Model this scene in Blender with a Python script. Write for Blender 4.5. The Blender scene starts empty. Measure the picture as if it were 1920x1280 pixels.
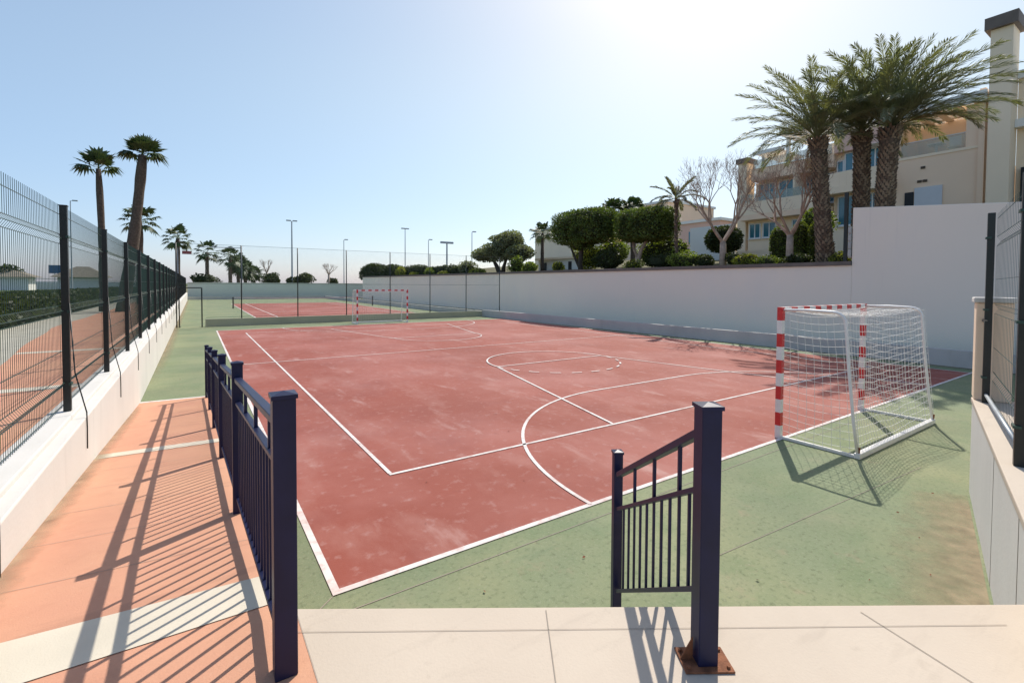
import bpy, bmesh, math, random
import numpy as np
from mathutils import Vector, Matrix, noise

PI = math.pi
scene = bpy.context.scene
COL = scene.collection
R = math.radians

# ------------------------------------------------------------------ camera
cam_d = bpy.data.cameras.new("camera")
cam = bpy.data.objects.new("camera", cam_d)
COL.objects.link(cam)
yaw, pitch, roll = 0.59146, 0.02825, 0.00546
Fv = Vector((math.sin(yaw) * math.cos(pitch), math.cos(yaw) * math.cos(pitch), -math.sin(pitch)))
Rv = Vector((math.cos(yaw), -math.sin(yaw), 0))
Uv = Rv.cross(Fv)
R2 = Rv * math.cos(roll) + Uv * math.sin(roll)
U2 = Uv * math.cos(roll) - Rv * math.sin(roll)
m = Matrix((R2, U2, -Fv)).transposed().to_4x4()
m.translation = Vector((-0.869, -3.684, 2.360))
cam.matrix_world = m
cam_d.sensor_fit = 'HORIZONTAL'
cam_d.sensor_width = 36
cam_d.lens = 884.36 / 1920 * 36
cam_d.shift_y = -(640 - 559.4) / 1920
cam_d.clip_start = 0.05
cam_d.clip_end = 6000
scene.camera = cam

# ------------------------------------------------------------------ light
SUN_EL, SUN_AZ = R(49), R(57)          # azimuth from +Y towards +X
world = bpy.data.worlds.new("World")
scene.world = world
world.use_nodes = True
wn = world.node_tree.nodes
wl = world.node_tree.links
sky = wn.new("ShaderNodeTexSky")
sky.sky_type = 'NISHITA'
sky.sun_disc = False
sky.sun_elevation = SUN_EL
sky.sun_rotation = SUN_AZ
sky.air_density = 1.0
sky.dust_density = 0.8
sky.ozone_density = 4.5
bgn = wn["Background"]
bgn.inputs["Strength"].default_value = 0.15
sep = wn.new("ShaderNodeSeparateColor"); cmb = wn.new("ShaderNodeCombineColor")
wl.new(sky.outputs[0], sep.inputs[0])
for ci, ex in enumerate((0.92, 0.85, 0.62)):
    pw = wn.new("ShaderNodeMath"); pw.operation = 'POWER'; pw.inputs[1].default_value = ex
    wl.new(sep.outputs[ci], pw.inputs[0]); wl.new(pw.outputs[0], cmb.inputs[ci])
tn = wn.new("ShaderNodeVectorMath"); tn.operation = 'MULTIPLY'; tn.inputs[1].default_value = (0.93, 0.875, 1.07)
wl.new(cmb.outputs[0], tn.inputs[0]); # the low sky is bluer than the clear-air model gives: a humid sea horizon
wtc = wn.new("ShaderNodeTexCoord"); wsx = wn.new("ShaderNodeSeparateXYZ"); wmr = wn.new("ShaderNodeMapRange")
wmr.interpolation_type = 'SMOOTHSTEP'
wmr.inputs[1].default_value = 0.42; wmr.inputs[2].default_value = -0.02; wmr.inputs[3].default_value = 0; wmr.inputs[4].default_value = 1
wl.new(wtc.outputs["Generated"], wsx.inputs[0]); wl.new(wsx.outputs[2], wmr.inputs[0])
wmx = wn.new("ShaderNodeMix"); wmx.data_type = 'RGBA'
wmx.inputs[6].default_value = (1, 1, 1, 1); wmx.inputs[7].default_value = (0.62, 0.735, 1.0, 1)
wml = wn.new("ShaderNodeVectorMath"); wml.operation = 'MULTIPLY'
wl.new(wmr.outputs[0], wmx.inputs[0]); wl.new(tn.outputs[0], wml.inputs[0]); wl.new(wmx.outputs[2], wml.inputs[1])
wl.new(wml.outputs[0], bgn.inputs[0])
sun_d = bpy.data.lights.new("sun", 'SUN')
sun_d.energy = 2.5
sun_d.angle = R(0.5)
sun_d.color = (1.0, 0.945, 0.86)
sun = bpy.data.objects.new("sun", sun_d)
COL.objects.link(sun)
sv = Vector((math.sin(SUN_AZ) * math.cos(SUN_EL), math.cos(SUN_AZ) * math.cos(SUN_EL), math.sin(SUN_EL)))
sun.rotation_euler = sv.to_track_quat('Z', 'Y').to_euler()
sun.location = (0, 0, 60)
scene.view_settings.view_transform = 'Standard'
scene.view_settings.look = 'None'
scene.view_settings.exposure = 0.92
scene.view_settings.gamma = 1
scene.view_settings.use_curve_mapping = False

# ------------------------------------------------------------------ materials
def lin(r, g, b):
    f = lambda c: (c / 255 / 12.92) if c / 255 <= 0.04045 else ((c / 255 + 0.055) / 1.055) ** 2.4
    return (f(r), f(g), f(b), 1)

def mul(c, k):
    return (min(1, c[0] * k), min(1, c[1] * k), min(1, c[2] * k), 1)

def mat(name, base, rough=0.7, metal=0.0, var=0.15, scale=4.0, bump=0.0, bscale=60.0, layers=(), spec=0.3, stretch=None, transl=0.0):
    """layers: (colour, scale, lo, hi, amount) - patches of another colour laid over the base by noise"""
    mt = bpy.data.materials.new(name)
    mt.use_nodes = True
    nt = mt.node_tree; N = nt.nodes; L = nt.links
    b = N["Principled BSDF"]
    tc = N.new("ShaderNodeTexCoord")
    vec = tc.outputs["Object"]
    if stretch:
        mp = N.new("ShaderNodeMapping"); mp.inputs["Scale"].default_value = stretch
        L.new(vec, mp.inputs[0]); svec = mp.outputs[0]
    else:
        svec = vec
    n1 = N.new("ShaderNodeTexNoise"); n1.inputs["Scale"].default_value = scale; n1.inputs["Detail"].default_value = 6
    L.new(svec, n1.inputs["Vector"])
    mix = N.new("ShaderNodeMix"); mix.data_type = 'RGBA'
    rp = N.new("ShaderNodeMapRange"); rp.inputs[1].default_value = 0.3; rp.inputs[2].default_value = 0.7
    L.new(n1.outputs[0], rp.inputs[0])
    L.new(rp.outputs[0], mix.inputs[0])
    mix.inputs[6].default_value = mul(base, 1 - var); mix.inputs[7].default_value = mul(base, 1 + var)
    out = mix.outputs[2]
    for i, ly in enumerate(layers):
        c, s, lo, hi, am = ly[:5]
        st = ly[5] if len(ly) > 5 else None
        v = vec
        mp = N.new("ShaderNodeMapping"); mp.inputs["Location"].default_value = (i * 7.3 + 1, i * 3.1, i)
        if st: mp.inputs["Scale"].default_value = st
        L.new(vec, mp.inputs[0])
        nn = N.new("ShaderNodeTexNoise"); nn.inputs["Scale"].default_value = s; nn.inputs["Detail"].default_value = 8
        nn.inputs["Roughness"].default_value = 0.62
        L.new(mp.outputs[0], nn.inputs["Vector"])
        r2 = N.new("ShaderNodeMapRange"); r2.inputs[1].default_value = lo; r2.inputs[2].default_value = hi
        r2.inputs[4].default_value = am
        L.new(nn.outputs[0], r2.inputs[0])
        mx = N.new("ShaderNodeMix"); mx.data_type = 'RGBA'
        L.new(r2.outputs[0], mx.inputs[0]); L.new(out, mx.inputs[6]); mx.inputs[7].default_value = c
        out = mx.outputs[2]
    L.new(out, b.inputs["Base Color"])
    b.inputs["Roughness"].default_value = rough
    b.inputs["Metallic"].default_value = metal
    b.inputs["Specular IOR Level"].default_value = spec
    if bump > 0:
        nb = N.new("ShaderNodeTexNoise"); nb.inputs["Scale"].default_value = bscale; nb.inputs["Detail"].default_value = 4
        L.new(vec, nb.inputs["Vector"])
        bp = N.new("ShaderNodeBump"); bp.inputs["Strength"].default_value = bump; bp.inputs["Distance"].default_value = 0.02
        L.new(nb.outputs[0], bp.inputs["Height"]); L.new(bp.outputs[0], b.inputs["Normal"])
    if transl > 0:
        tr = N.new("ShaderNodeBsdfTranslucent")
        ml = N.new("ShaderNodeMix"); ml.data_type = 'RGBA'; ml.blend_type = 'MULTIPLY'; ml.inputs[0].default_value = 1
        L.new(out, ml.inputs[6]); ml.inputs[7].default_value = (1.0, 1.0, 0.35, 1)
        L.new(ml.outputs[2], tr.inputs[0])
        ms = N.new("ShaderNodeMixShader"); ms.inputs[0].default_value = transl
        L.new(b.outputs[0], ms.inputs[1]); L.new(tr.outputs[0], ms.inputs[2])
        L.new(ms.outputs[0], N["Material Output"].inputs[0])
    return mt

M = {}
M['red'] = mat('red_court_paint', (0.285, 0.075, 0.05, 1), 0.75, var=0.09, scale=0.35, bump=0.25, bscale=160, spec=0.25,
    layers=[((0.46, 0.21, 0.18, 1), 0.28, 0.42, 0.75, 0.6), ((0.46, 0.25, 0.21, 1), 1.1, 0.53, 0.80, 0.55, (1, 0.45, 1)),
            ((0.21, 0.055, 0.045, 1), 0.7, 0.52, 0.78, 0.5), ((0.46, 0.29, 0.26, 1), 7.0, 0.56, 0.76, 0.5), ((0.50, 0.32, 0.28, 1), 2.2, 0.60, 0.72, 0.5, (1, .3, 1)), ((0.15, 0.05, 0.04, 1), 4.0, 0.64, 0.76, 0.4),
            ((0.25, 0.06, 0.05, 1), 45, 0.62, 0.8, 0.35)])
M['green'] = mat('green_court_paint', (0.20, 0.235, 0.135, 1), 0.8, var=0.12, scale=0.5, bump=0.3, bscale=160, spec=0.2,
    layers=[((0.30, 0.30, 0.16, 1), 0.35, 0.45, 0.7, 0.7), ((0.13, 0.19, 0.09, 1), 1.3, 0.5, 0.75, 0.6),
            ((0.42, 0.34, 0.24, 1), 0.8, 0.60, 0.85, 0.45), ((0.09, 0.11, 0.06, 1), 22, 0.52, 0.72, 0.65), ((0.38, 0.37, 0.27, 1), 40, 0.55, 0.75, 0.5), ((0.40, 0.26, 0.19, 1), 3.5, 0.62, 0.8, 0.4), ((0.10, 0.16, 0.09, 1), 0.9, 0.62, 0.72, 0.35, (1, 3, 1))])
M['line'] = mat('white_court_line', (0.70, 0.65, 0.61, 1), 0.7, var=0.08, scale=5, layers=[((0.45, 0.22, 0.18, 1), 9, 0.50, 0.74, 0.7), ((0.40, 0.20, 0.16, 1), 1.2, 0.52, 0.72, 0.5)])
M['platform'] = mat('beige_concrete', (0.54, 0.45, 0.355, 1), 0.75, var=0.05, scale=1.2, bump=0.08, bscale=90,
    layers=[((0.62, 0.53, 0.42, 1), 1.0, 0.4, 0.7, 0.5), ((0.40, 0.33, 0.26, 1), 2.2, 0.56, 0.8, 0.45, (1, 4, 1)), ((0.36, 0.29, 0.22, 1), 9, 0.62, 0.8, 0.4), ((0.40, 0.34, 0.27, 1), 120, 0.58, 0.75, 0.3)])
M['ramp'] = mat('salmon_pavement', (0.58, 0.285, 0.18, 1), 0.75, var=0.06, scale=1.5, bump=0.12, bscale=140,
    layers=[((0.66, 0.37, 0.22, 1), 0.6, 0.42, 0.7, 0.6), ((0.46, 0.21, 0.13, 1), 4, 0.54, 0.8, 0.45), ((0.66, 0.46, 0.33, 1), 30, 0.6, 0.8, 0.4), ((0.40, 0.20, 0.13, 1), 1.4, 0.60, 0.66, 0.35, (.4, 3, 1)), ((0.36, 0.18, 0.12, 1), 90, 0.58, 0.75, 0.35)])
M['band'] = mat('pale_paver_band', (0.64, 0.57, 0.45, 1), 0.75, var=0.06, scale=3, bump=0.1, bscale=120)
M['whitewall'] = mat('white_render', (0.66, 0.63, 0.58, 1), 0.85, var=0.04, scale=0.8, bump=0.08, bscale=30,
    layers=[((0.52, 0.50, 0.46, 1), 0.7, 0.50, 0.75, 0.5, (1, 1, 0.3)), ((0.42, 0.39, 0.34, 1), 3, 0.60, 0.82, 0.4, (2, 2, 0.25)), ((0.40, 0.34, 0.27, 1), 14, 0.66, 0.8, 0.35)])
M['retain'] = mat('offwhite_render', (0.93, 0.82, 0.69, 1), 0.9, var=0.02, scale=0.25, bump=0.05, bscale=20,
    layers=[((0.80, 0.75, 0.70, 1), 0.3, 0.5, 0.8, 0.5, (1, 1, 0.5)), ((0.68, 0.60, 0.52, 1), 2.0, 0.60, 0.85, 0.4, (2, 2, 0.12))])
M['kerb'] = mat('grey_concrete', (0.50, 0.48, 0.45, 1), 0.85, var=0.08, scale=1.0, bump=0.1, bscale=60,
    layers=[((0.30, 0.31, 0.27, 1), 1.2, 0.55, 0.8, 0.5, (1, 1, 0.3))])
M['lowwall'] = mat('ochre_green_render', (0.42, 0.40, 0.28, 1), 0.85, var=0.08, scale=0.8)
M['coping'] = mat('brown_coping', (0.175, 0.145, 0.125, 1), 0.8, var=0.12, scale=2)
M['turf'] = mat('green_turf', (0.045, 0.085, 0.02, 1), 0.9, var=0.3, scale=3, bump=0.4)
M['navy'] = mat('navy_painted_metal', (0.008, 0.011, 0.046, 1), 0.42, var=0.2, scale=6, spec=0.3,
    layers=[((0.014, 0.014, 0.035, 1), 2.5, 0.5, 0.8, 0.5, (3, 3, 0.6))])
M['black'] = mat('black_green_metal', (0.010, 0.013, 0.012, 1), 0.4, var=0.2, scale=6, spec=0.5)
M['wire'] = mat('dark_green_wire', (0.018, 0.055, 0.042, 1), 0.4, var=0.1, scale=5, spec=0.5)
M['galv'] = mat('galvanised_metal', (0.34, 0.37, 0.39, 1), 0.45, metal=0.3, var=0.1, scale=8)
M['rust'] = mat('rusty_steel', (0.22, 0.085, 0.04, 1), 0.8, var=0.35, scale=25, bump=0.3, bscale=120)
M['goalw'] = mat('white_goal_paint', (0.78, 0.76, 0.72, 1), 0.4, var=0.05, scale=8, spec=0.5, layers=[((0.40, 0.32, 0.24, 1), 12, 0.66, 0.8, 0.6)])
M['goalr'] = mat('red_goal_paint', (0.60, 0.03, 0.03, 1), 0.4, var=0.1, scale=8, spec=0.5)
M['net'] = mat('white_net_cord', (0.80, 0.78, 0.72, 1), 0.8, var=0.05)
M['darknet'] = mat('dark_net_cord', (0.03, 0.03, 0.03, 1), 0.8, var=0.05)
M['ground'] = mat('dry_ground', (0.16, 0.15, 0.08, 1), 0.95, var=0.2, scale=0.05)
M['lawn'] = mat('lawn_grass', (0.05, 0.085, 0.022, 1), 0.95, var=0.3, scale=0.4, layers=[((0.12, 0.10, 0.04, 1), 0.08, 0.5, 0.7, 0.6)])
M['soil'] = mat('garden_soil', (0.11, 0.10, 0.045, 1), 0.95, var=0.3, scale=1)
M['palepath'] = mat('pale_gravel', (0.42, 0.40, 0.33, 1), 0.9, var=0.12, scale=2, bump=0.2)
M['peach'] = mat('peach_render', (0.90, 0.68, 0.49, 1), 0.9, var=0.03, scale=0.5)
M['pink'] = mat('rose_render', (0.74, 0.50, 0.41, 1), 0.9, var=0.03, scale=0.5)
M['cream'] = mat('cream_render', (0.92, 0.76, 0.56, 1), 0.9, var=0.03, scale=0.5)
M['bwhite'] = mat('white_building_paint', (0.80, 0.79, 0.74, 1), 0.8, var=0.02, scale=0.5)
M['frame'] = mat('white_window_frame', (0.72, 0.74, 0.74, 1), 0.4, var=0.02)
M['bglass'] = mat('blue_window_glass', (0.035, 0.16, 0.22, 1), 0.08, var=0.25, scale=0.8, spec=0.8)
M['gglass'] = mat('green_balustrade_glass', (0.36, 0.42, 0.35, 1), 0.2, var=0.08, scale=0.8, spec=0.8)
M['darkin'] = mat('dark_interior', (0.02, 0.022, 0.025, 1), 0.4, var=0.2)
M['panel'] = mat('grey_white_panel', (0.62, 0.64, 0.66, 1), 0.5, var=0.02)
M['trunkp'] = mat('palm_bark', (0.105, 0.08, 0.062, 1), 0.95, var=0.35, scale=9, bump=0.5, bscale=25)
M['boot'] = mat('palm_boot', (0.25, 0.195, 0.14, 1), 0.95, var=0.3, scale=14)
M['bootd'] = mat('palm_boot_dark', (0.15, 0.11, 0.08, 1), 0.95, var=0.3, scale=14)
M['frond'] = mat('palm_frond', (0.21, 0.23, 0.15, 1), 0.5, var=0.35, scale=1.5, spec=0.45, transl=0.35)
M['dryfrond'] = mat('dry_palm_frond', (0.26, 0.20, 0.09, 1), 0.8, var=0.3, scale=1.5, transl=0.2)
M['fanleaf'] = mat('fan_palm_leaf', (0.06, 0.095, 0.04, 1), 0.5, var=0.35, scale=1.0, transl=0.2)
M['bark'] = mat('grey_brown_bark', (0.38, 0.30, 0.24, 1), 0.9, var=0.25, scale=5, bump=0.3, bscale=20)
M['bark_red'] = mat('reddish_twig_bark', (0.38, 0.27, 0.21, 1), 0.9, var=0.2, scale=5)
M['darkbark'] = mat('dark_bark', (0.07, 0.055, 0.045, 1), 0.9, var=0.2, scale=5)
def leafm(n, c, v=0.6, s=2.5, t=0.42):
    return mat(n, c, 0.55, var=v, scale=s, spec=0.35, transl=t)
M['ficus'] = leafm('ficus_leaf', (0.12, 0.17, 0.045, 1), v=.65, s=1.6)
M['olive'] = leafm('olive_leaf', (0.20, 0.225, 0.14, 1))
M['bush'] = leafm('bright_shrub_leaf', (0.19, 0.25, 0.05, 1))
M['ybush'] = leafm('yellow_green_leaf', (0.30, 0.32, 0.05, 1))
M['dbush'] = leafm('dark_hedge_leaf', (0.05, 0.068, 0.022, 1))
M['cone'] = leafm('cypress_leaf', (0.13, 0.17, 0.035, 1))
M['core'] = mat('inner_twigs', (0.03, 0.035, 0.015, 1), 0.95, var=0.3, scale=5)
M['tan'] = mat('tan_timber', (0.42, 0.30, 0.18, 1), 0.85, var=0.15, scale=3, stretch=(6, 6, 0.5))
M['lamp'] = mat('lamp_post_grey', (0.38, 0.42, 0.46, 1), 0.6, var=0.05)
M['sign_blue'] = mat('blue_sign', (0.05, 0.12, 0.25, 1), 0.6, var=0.05)
M['sign_red'] = mat('red_sign', (0.28, 0.10, 0.10, 1), 0.6, var=0.05)
M['endwall'] = mat('pale_green_grey_render', (0.66, 0.68, 0.58, 1), 0.9, var=0.04, scale=0.3)
M['roof'] = mat('thatch_roof', (0.24, 0.21, 0.16, 1), 0.9, var=0.15, scale=2)
M['seal'] = mat('joint_sealant', (0.33, 0.28, 0.23, 1), 0.9, var=0.1)
M['stain'] = mat('rust_stain', (0.35, 0.25, 0.15, 1), 0.9, var=0.2, scale=8)
M['boards'] = mat('dark_court_board', (0.03, 0.04, 0.035, 1), 0.8, var=0.2)

def see_through(mt, keep):
    nt = mt.node_tree; N = nt.nodes; L = nt.links
    tr = N.new("ShaderNodeBsdfTransparent"); ms = N.new("ShaderNodeMixShader"); ms.inputs[0].default_value = keep
    L.new(tr.outputs[0], ms.inputs[1]); L.new(N["Principled BSDF"].outputs[0], ms.inputs[2]); L.new(ms.outputs[0], N["Material Output"].inputs[0])
    return ms
see_through(M['gglass'], .45)
# dirt washed up against the foot of walls: a noisy stain that thins out away from the wall
M['dirt'] = mat('dirt_stain', (0.38, 0.29, 0.19, 1), 0.95, var=0.3, scale=6)
_ms = see_through(M['dirt'], .5); _nt = M['dirt'].node_tree
_at = _nt.nodes.new("ShaderNodeAttribute"); _at.attribute_name = 'thick'
_nz = _nt.nodes.new("ShaderNodeTexNoise"); _nz.inputs["Scale"].default_value = 5; _nz.inputs["Detail"].default_value = 8; _nz.inputs["Roughness"].default_value = .7
_tc = _nt.nodes.new("ShaderNodeTexCoord"); _nt.links.new(_tc.outputs["Object"], _nz.inputs["Vector"])
_ad = _nt.nodes.new("ShaderNodeMath"); _ad.operation = 'ADD'; _nt.links.new(_at.outputs["Fac"], _ad.inputs[0]); _nt.links.new(_nz.outputs[0], _ad.inputs[1])
_mr = _nt.nodes.new("ShaderNodeMapRange"); _mr.inputs[1].default_value = .72; _mr.inputs[2].default_value = 1.5; _mr.inputs[4].default_value = .62
_nt.links.new(_ad.outputs[0], _mr.inputs[0]); _nt.links.new(_mr.outputs[0], _ms.inputs[0])
def dirt(p, q, w, z0=.006, zf=None):
    """stain strip from p to q (xy), thick at the line, fading over the vector w"""
    n = max(2, int((Vector(q) - Vector(p)).length / .5)); vs = []; fs = []; col = []
    for i in range(n + 1):
        a = Vector(p).lerp(Vector(q), i / n)
        for k in range(4):
            x = a.x + w[0] * k / 3; y = a.y + w[1] * k / 3
            vs.append((x, y, (zf(y) if zf else 0) + z0)); col.append((1 - k / 3) * min(1, math.sin(PI * i / n) * 2.5 + .05))
    for i in range(n):
        for k in range(3): fs.append((i * 4 + k, i * 4 + k + 1, (i + 1) * 4 + k + 1, (i + 1) * 4 + k))
    me = bpy.data.meshes.new('dirt_stain'); me.from_pydata(vs, [], fs); me.materials.append(M['dirt'])
    at = me.attributes.new('thick', 'FLOAT', 'POINT'); at.data.foreach_set('value', col)
    o = bpy.data.objects.new('dirt_stain', me); COL.objects.link(o); o['kind'] = 'structure'; return o
# ------------------------------------------------------------------ mesh helpers
class MB:
    def __init__(s): s.v = []; s.f = []; s.mi = []; s.cur = 0
    def add(s, vs, fs):
        o = len(s.v); s.v += [tuple(p) for p in vs]; s.f += [tuple(i + o for i in f) for f in fs]; s.mi += [s.cur] * len(fs)
    def box(s, x0, x1, y0, y1, z0, z1):
        vs = [(x, y, z) for z in (z0, z1) for y in (y0, y1) for x in (x0, x1)]
        s.add(vs, [(0, 2, 3, 1), (4, 5, 7, 6), (0, 1, 5, 4), (2, 6, 7, 3), (0, 4, 6, 2), (1, 3, 7, 5)])
    def obox(s, c, dx, hx, hy, z0, z1, z0b=None, z1b=None):
        """box centred at c (x,y), long axis dx (unit xy), half sizes hx, hy"""
        d = Vector((dx[0], dx[1])).normalized(); n = Vector((-d.y, d.x))
        vs = []
        for k in (0, 1):
            for b in (-1, 1):
                for a in (-1, 1):
                    p = Vector(c[:2]) + d * hx * a + n * hy * b
                    z = (z0, z1)[k] if a < 0 or z0b is None else (z0b, z1b)[k]
                    vs.append((p.x, p.y, z))
        s.add(vs, [(0, 2, 3, 1), (4, 5, 7, 6), (0, 1, 5, 4), (2, 6, 7, 3), (0, 4, 6, 2), (1, 3, 7, 5)])
    def beam(s, a, b, w, h, up=(0, 0, 1)):
        a = Vector(a); b = Vector(b); d = (b - a).normalized(); side = d.cross(Vector(up))
        if side.length < 1e-4: side = Vector((1, 0, 0))
        side.normalize(); u = side.cross(d).normalized()
        vs = []
        for p in (a, b):
            for q in (-1, 1):
                for r in (-1, 1):
                    vs.append(p + side * w / 2 * q + u * h / 2 * r)
        s.add(vs, [(0, 1, 3, 2), (4, 6, 7, 5), (0, 4, 5, 1), (2, 3, 7, 6), (0, 2, 6, 4), (1, 5, 7, 3)])
    def tube(s, pts, rad, n=6, cap=True):
        pts = [Vector(p) for p in pts]
        if not hasattr(rad, '__len__'): rad = [rad] * len(pts)
        rings = []; prev = None
        for i, p in enumerate(pts):
            d = (pts[min(i + 1, len(pts) - 1)] - pts[max(i - 1, 0)]).normalized()
            if prev is None:
                a = d.cross(Vector((0, 0, 1)))
                if a.length < 0.05: a = d.cross(Vector((1, 0, 0)))
            else:
                a = prev - d * prev.dot(d)
            a.normalize(); prev = a; b = d.cross(a)
            rings.append([p + (a * math.cos(2 * PI * k / n) + b * math.sin(2 * PI * k / n)) * rad[i] for k in range(n)])
        vs = [q for r in rings for q in r]; fs = []
        for i in range(len(pts) - 1):
            for k in range(n):
                k2 = (k + 1) % n
                fs.append((i * n + k, i * n + k2, (i + 1) * n + k2, (i + 1) * n + k))
        if cap:
            fs.append(tuple(range(n - 1, -1, -1))); fs.append(tuple((len(pts) - 1) * n + k for k in range(n)))
        s.add(vs, fs)
    def poly(s, pts): s.add(pts, [tuple(range(len(pts)))])
    def build(s, name, mats, parent=None, smooth=False, bevel=0):
        me = bpy.data.meshes.new(name); me.from_pydata(s.v, [], s.f)
        if not isinstance(mats, (list, tuple)): mats = [mats]
        for q in mats: me.materials.append(q)
        if len(mats) > 1: me.polygons.foreach_set('material_index', s.mi)
        if smooth: me.polygons.foreach_set('use_smooth', [True] * len(me.polygons))
        me.update()
        o = bpy.data.objects.new(name, me); COL.objects.link(o)
        if parent: o.parent = parent
        if bevel:
            bv = o.modifiers.new('bevel', 'BEVEL'); bv.width = bevel; bv.segments = 2; bv.limit_method = 'ANGLE'
        return o

def tag(o, label, cat, group=None):
    o['label'] = label; o['category'] = cat
    if group: o['group'] = group
    return o
def struct(o, kind='structure'):
    o['kind'] = kind; return o
def thing(name, loc, label, cat, group=None, rz=0):
    o = bpy.data.objects.new(name, None); COL.objects.link(o); o.location = loc; o.rotation_euler = (0, 0, rz)
    o.empty_display_size = 0.3
    return tag(o, label, cat, group)
def reparent(o, parent):
    """keeps the child's world position when its mesh was built in world coordinates"""
    o.parent = parent; o.matrix_parent_inverse = Matrix.Translation(-parent.location); return o
def copy_tree(o, parent=None):
    c = o.copy(); COL.objects.link(c); c.parent = parent
    for ch in list(o.children): copy_tree(ch, c)
    return c

def quads_obj(name, Q, mats, parent=None, tri=False):
    """Q: (n,k,3) array of polygons"""
    n, k = Q.shape[:2]
    me = bpy.data.meshes.new(name)
    me.vertices.add(n * k); me.vertices.foreach_set('co', Q.reshape(-1).astype(np.float32))
    me.loops.add(n * k); me.loops.foreach_set('vertex_index', np.arange(n * k, dtype=np.int32))
    me.polygons.add(n); me.polygons.foreach_set('loop_start', np.arange(0, n * k, k, dtype=np.int32))
    me.update(calc_edges=True)
    me.materials.append(mats); me.validate()
    o = bpy.data.objects.new(name, me); COL.objects.link(o)
    if parent: o.parent = parent
    return o

def G(X, Y=0):        # garden terrain height
    return 3.12 + max(0, X - 20.8) * 0.105

# ------------------------------------------------------------------ ground and surfaces
b = MB(); b.box(-3000, 3000, -400, 5000, -0.5, -0.06); struct(b.build('ground', M['ground']))
b = MB(); b.box(-1.8, 17.85, -2.9, 79, -0.25, 0.0); struct(b.build('green_court_floor', M['green']))
b = MB(); b.poly([(0, 0, .004), (16.9, 0, .004), (16.9, 24, .004), (0, 24, .004)])
struct(b.build('red_court', M['red']))
b = MB(); b.poly([(2.6, 33.1, .004), (14.4, 33.1, .004), (14.4, 60, .004), (2.6, 60, .004)])
struct(b.build('second_red_court', M['red']))
# lawn and paths left of the white wall
def sheet(name, x0, x1, y0, y1, z, m): 
    q = MB(); q.box(x0, x1, y0, y1, z - 0.3, z); return struct(q.build(name, m))
b = MB(); ys = np.linspace(-6, 80, 400)
def wav(y): return -4.35 - 1.3 * min(1, max(0, (y - 10) / 12)) + 0.05 * math.sin(y * .7)
vs = [(-2.15, y, .55) for y in ys] + [(wav(y), y, .55) for y in ys]
n = len(ys)
b.add(vs, [(i, i + 1, n + i + 1, n + i) for i in range(n - 1)])
struct(b.build('salmon_footpath', M['ramp']))
sheet('pale_gravel_path', -7.0, -2.1, -6, 80, .545, M['palepath'])
sheet('left_lawn', -800, -7.0, -60, 1500, .56, M['lawn'])
for y in (1.5, 7.3, 13.1):
    b = MB(); b.poly([(-2.15, y, .554), (-2.15, y + .35, .554), (wav(y), y + .35, .554), (wav(y), y, .554)])
    struct(b.build('pale_path_band', M['band']))
# garden behind the retaining wall
b = MB()
xs = [20.65, 23, 26, 30, 33, 45, 70, 300]; ysg = [-30, 0, 10, 25, 45, 69.2]
vs = [(x, y, G(min(x, 45))) for y in ysg for x in xs]
nx = len(xs)
b.add(vs, [(j * nx + i, j * nx + i + 1, (j + 1) * nx + i + 1, (j + 1) * nx + i) for j in range(len(ysg) - 1) for i in range(nx - 1)])
struct(b.build('garden_ground', M['soil']))
b = MB(); b.box(17.98, 20.55, -2.9, 79, -.05, .12); struct(b.build('turf_strip', M['turf']))

# court markings, 5 cm wide sheets
ml = MB(); LZ = 0.008
def seg(x0, y0, x1, y1, w=.05, z=LZ):
    d = Vector((x1 - x0, y1 - y0)).normalized(); nn = Vector((-d.y, d.x)) * w / 2
    ml.poly([(x0 - nn.x, y0 - nn.y, z), (x1 - nn.x, y1 - nn.y, z), (x1 + nn.x, y1 + nn.y, z), (x0 + nn.x, y0 + nn.y, z)])
def arc(cx, cy, r, a0, a1, w=.05, z=LZ, n=40, dash=None):
    for i in range(n):
        if dash and (i // dash) % 2: continue
        t0 = R(a0 + (a1 - a0) * i / n); t1 = R(a0 + (a1 - a0) * (i + 1) / n)
        ml.poly([(cx + (r - w / 2) * math.cos(t0), cy + (r - w / 2) * math.sin(t0), z), (cx + (r + w / 2) * math.cos(t0), cy + (r + w / 2) * math.sin(t0), z),
                 (cx + (r + w / 2) * math.cos(t1), cy + (r + w / 2) * math.sin(t1), z), (cx + (r - w / 2) * math.cos(t1), cy + (r - w / 2) * math.sin(t1), z)])
W_, H_ = 16.9, 24.0
seg(-.03, 0, W_ + .9, 0, .06); seg(-.03, H_, W_, H_, .06); seg(0, .03, 0, H_ - .03, .06, LZ + .0); seg(W_, .03, W_, H_ - .03, .06)
ix0, ix1, iy0, iy1 = 1.12, 15.7, 1.95, H_ - 1.95
seg(ix0 - .02, iy0, ix1, iy0, .05, LZ + .004); seg(ix0 - .02, iy1, ix1, iy1, .05, LZ + .004)
seg(ix0, iy0 + .03, ix0, iy1 - .03, .05, LZ + .004); seg(ix1, iy0 + .03, ix1, iy1 - .03, .05, LZ + .004)
seg(.03, 12, W_ - .03, 12, .05, LZ + .008)
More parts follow.
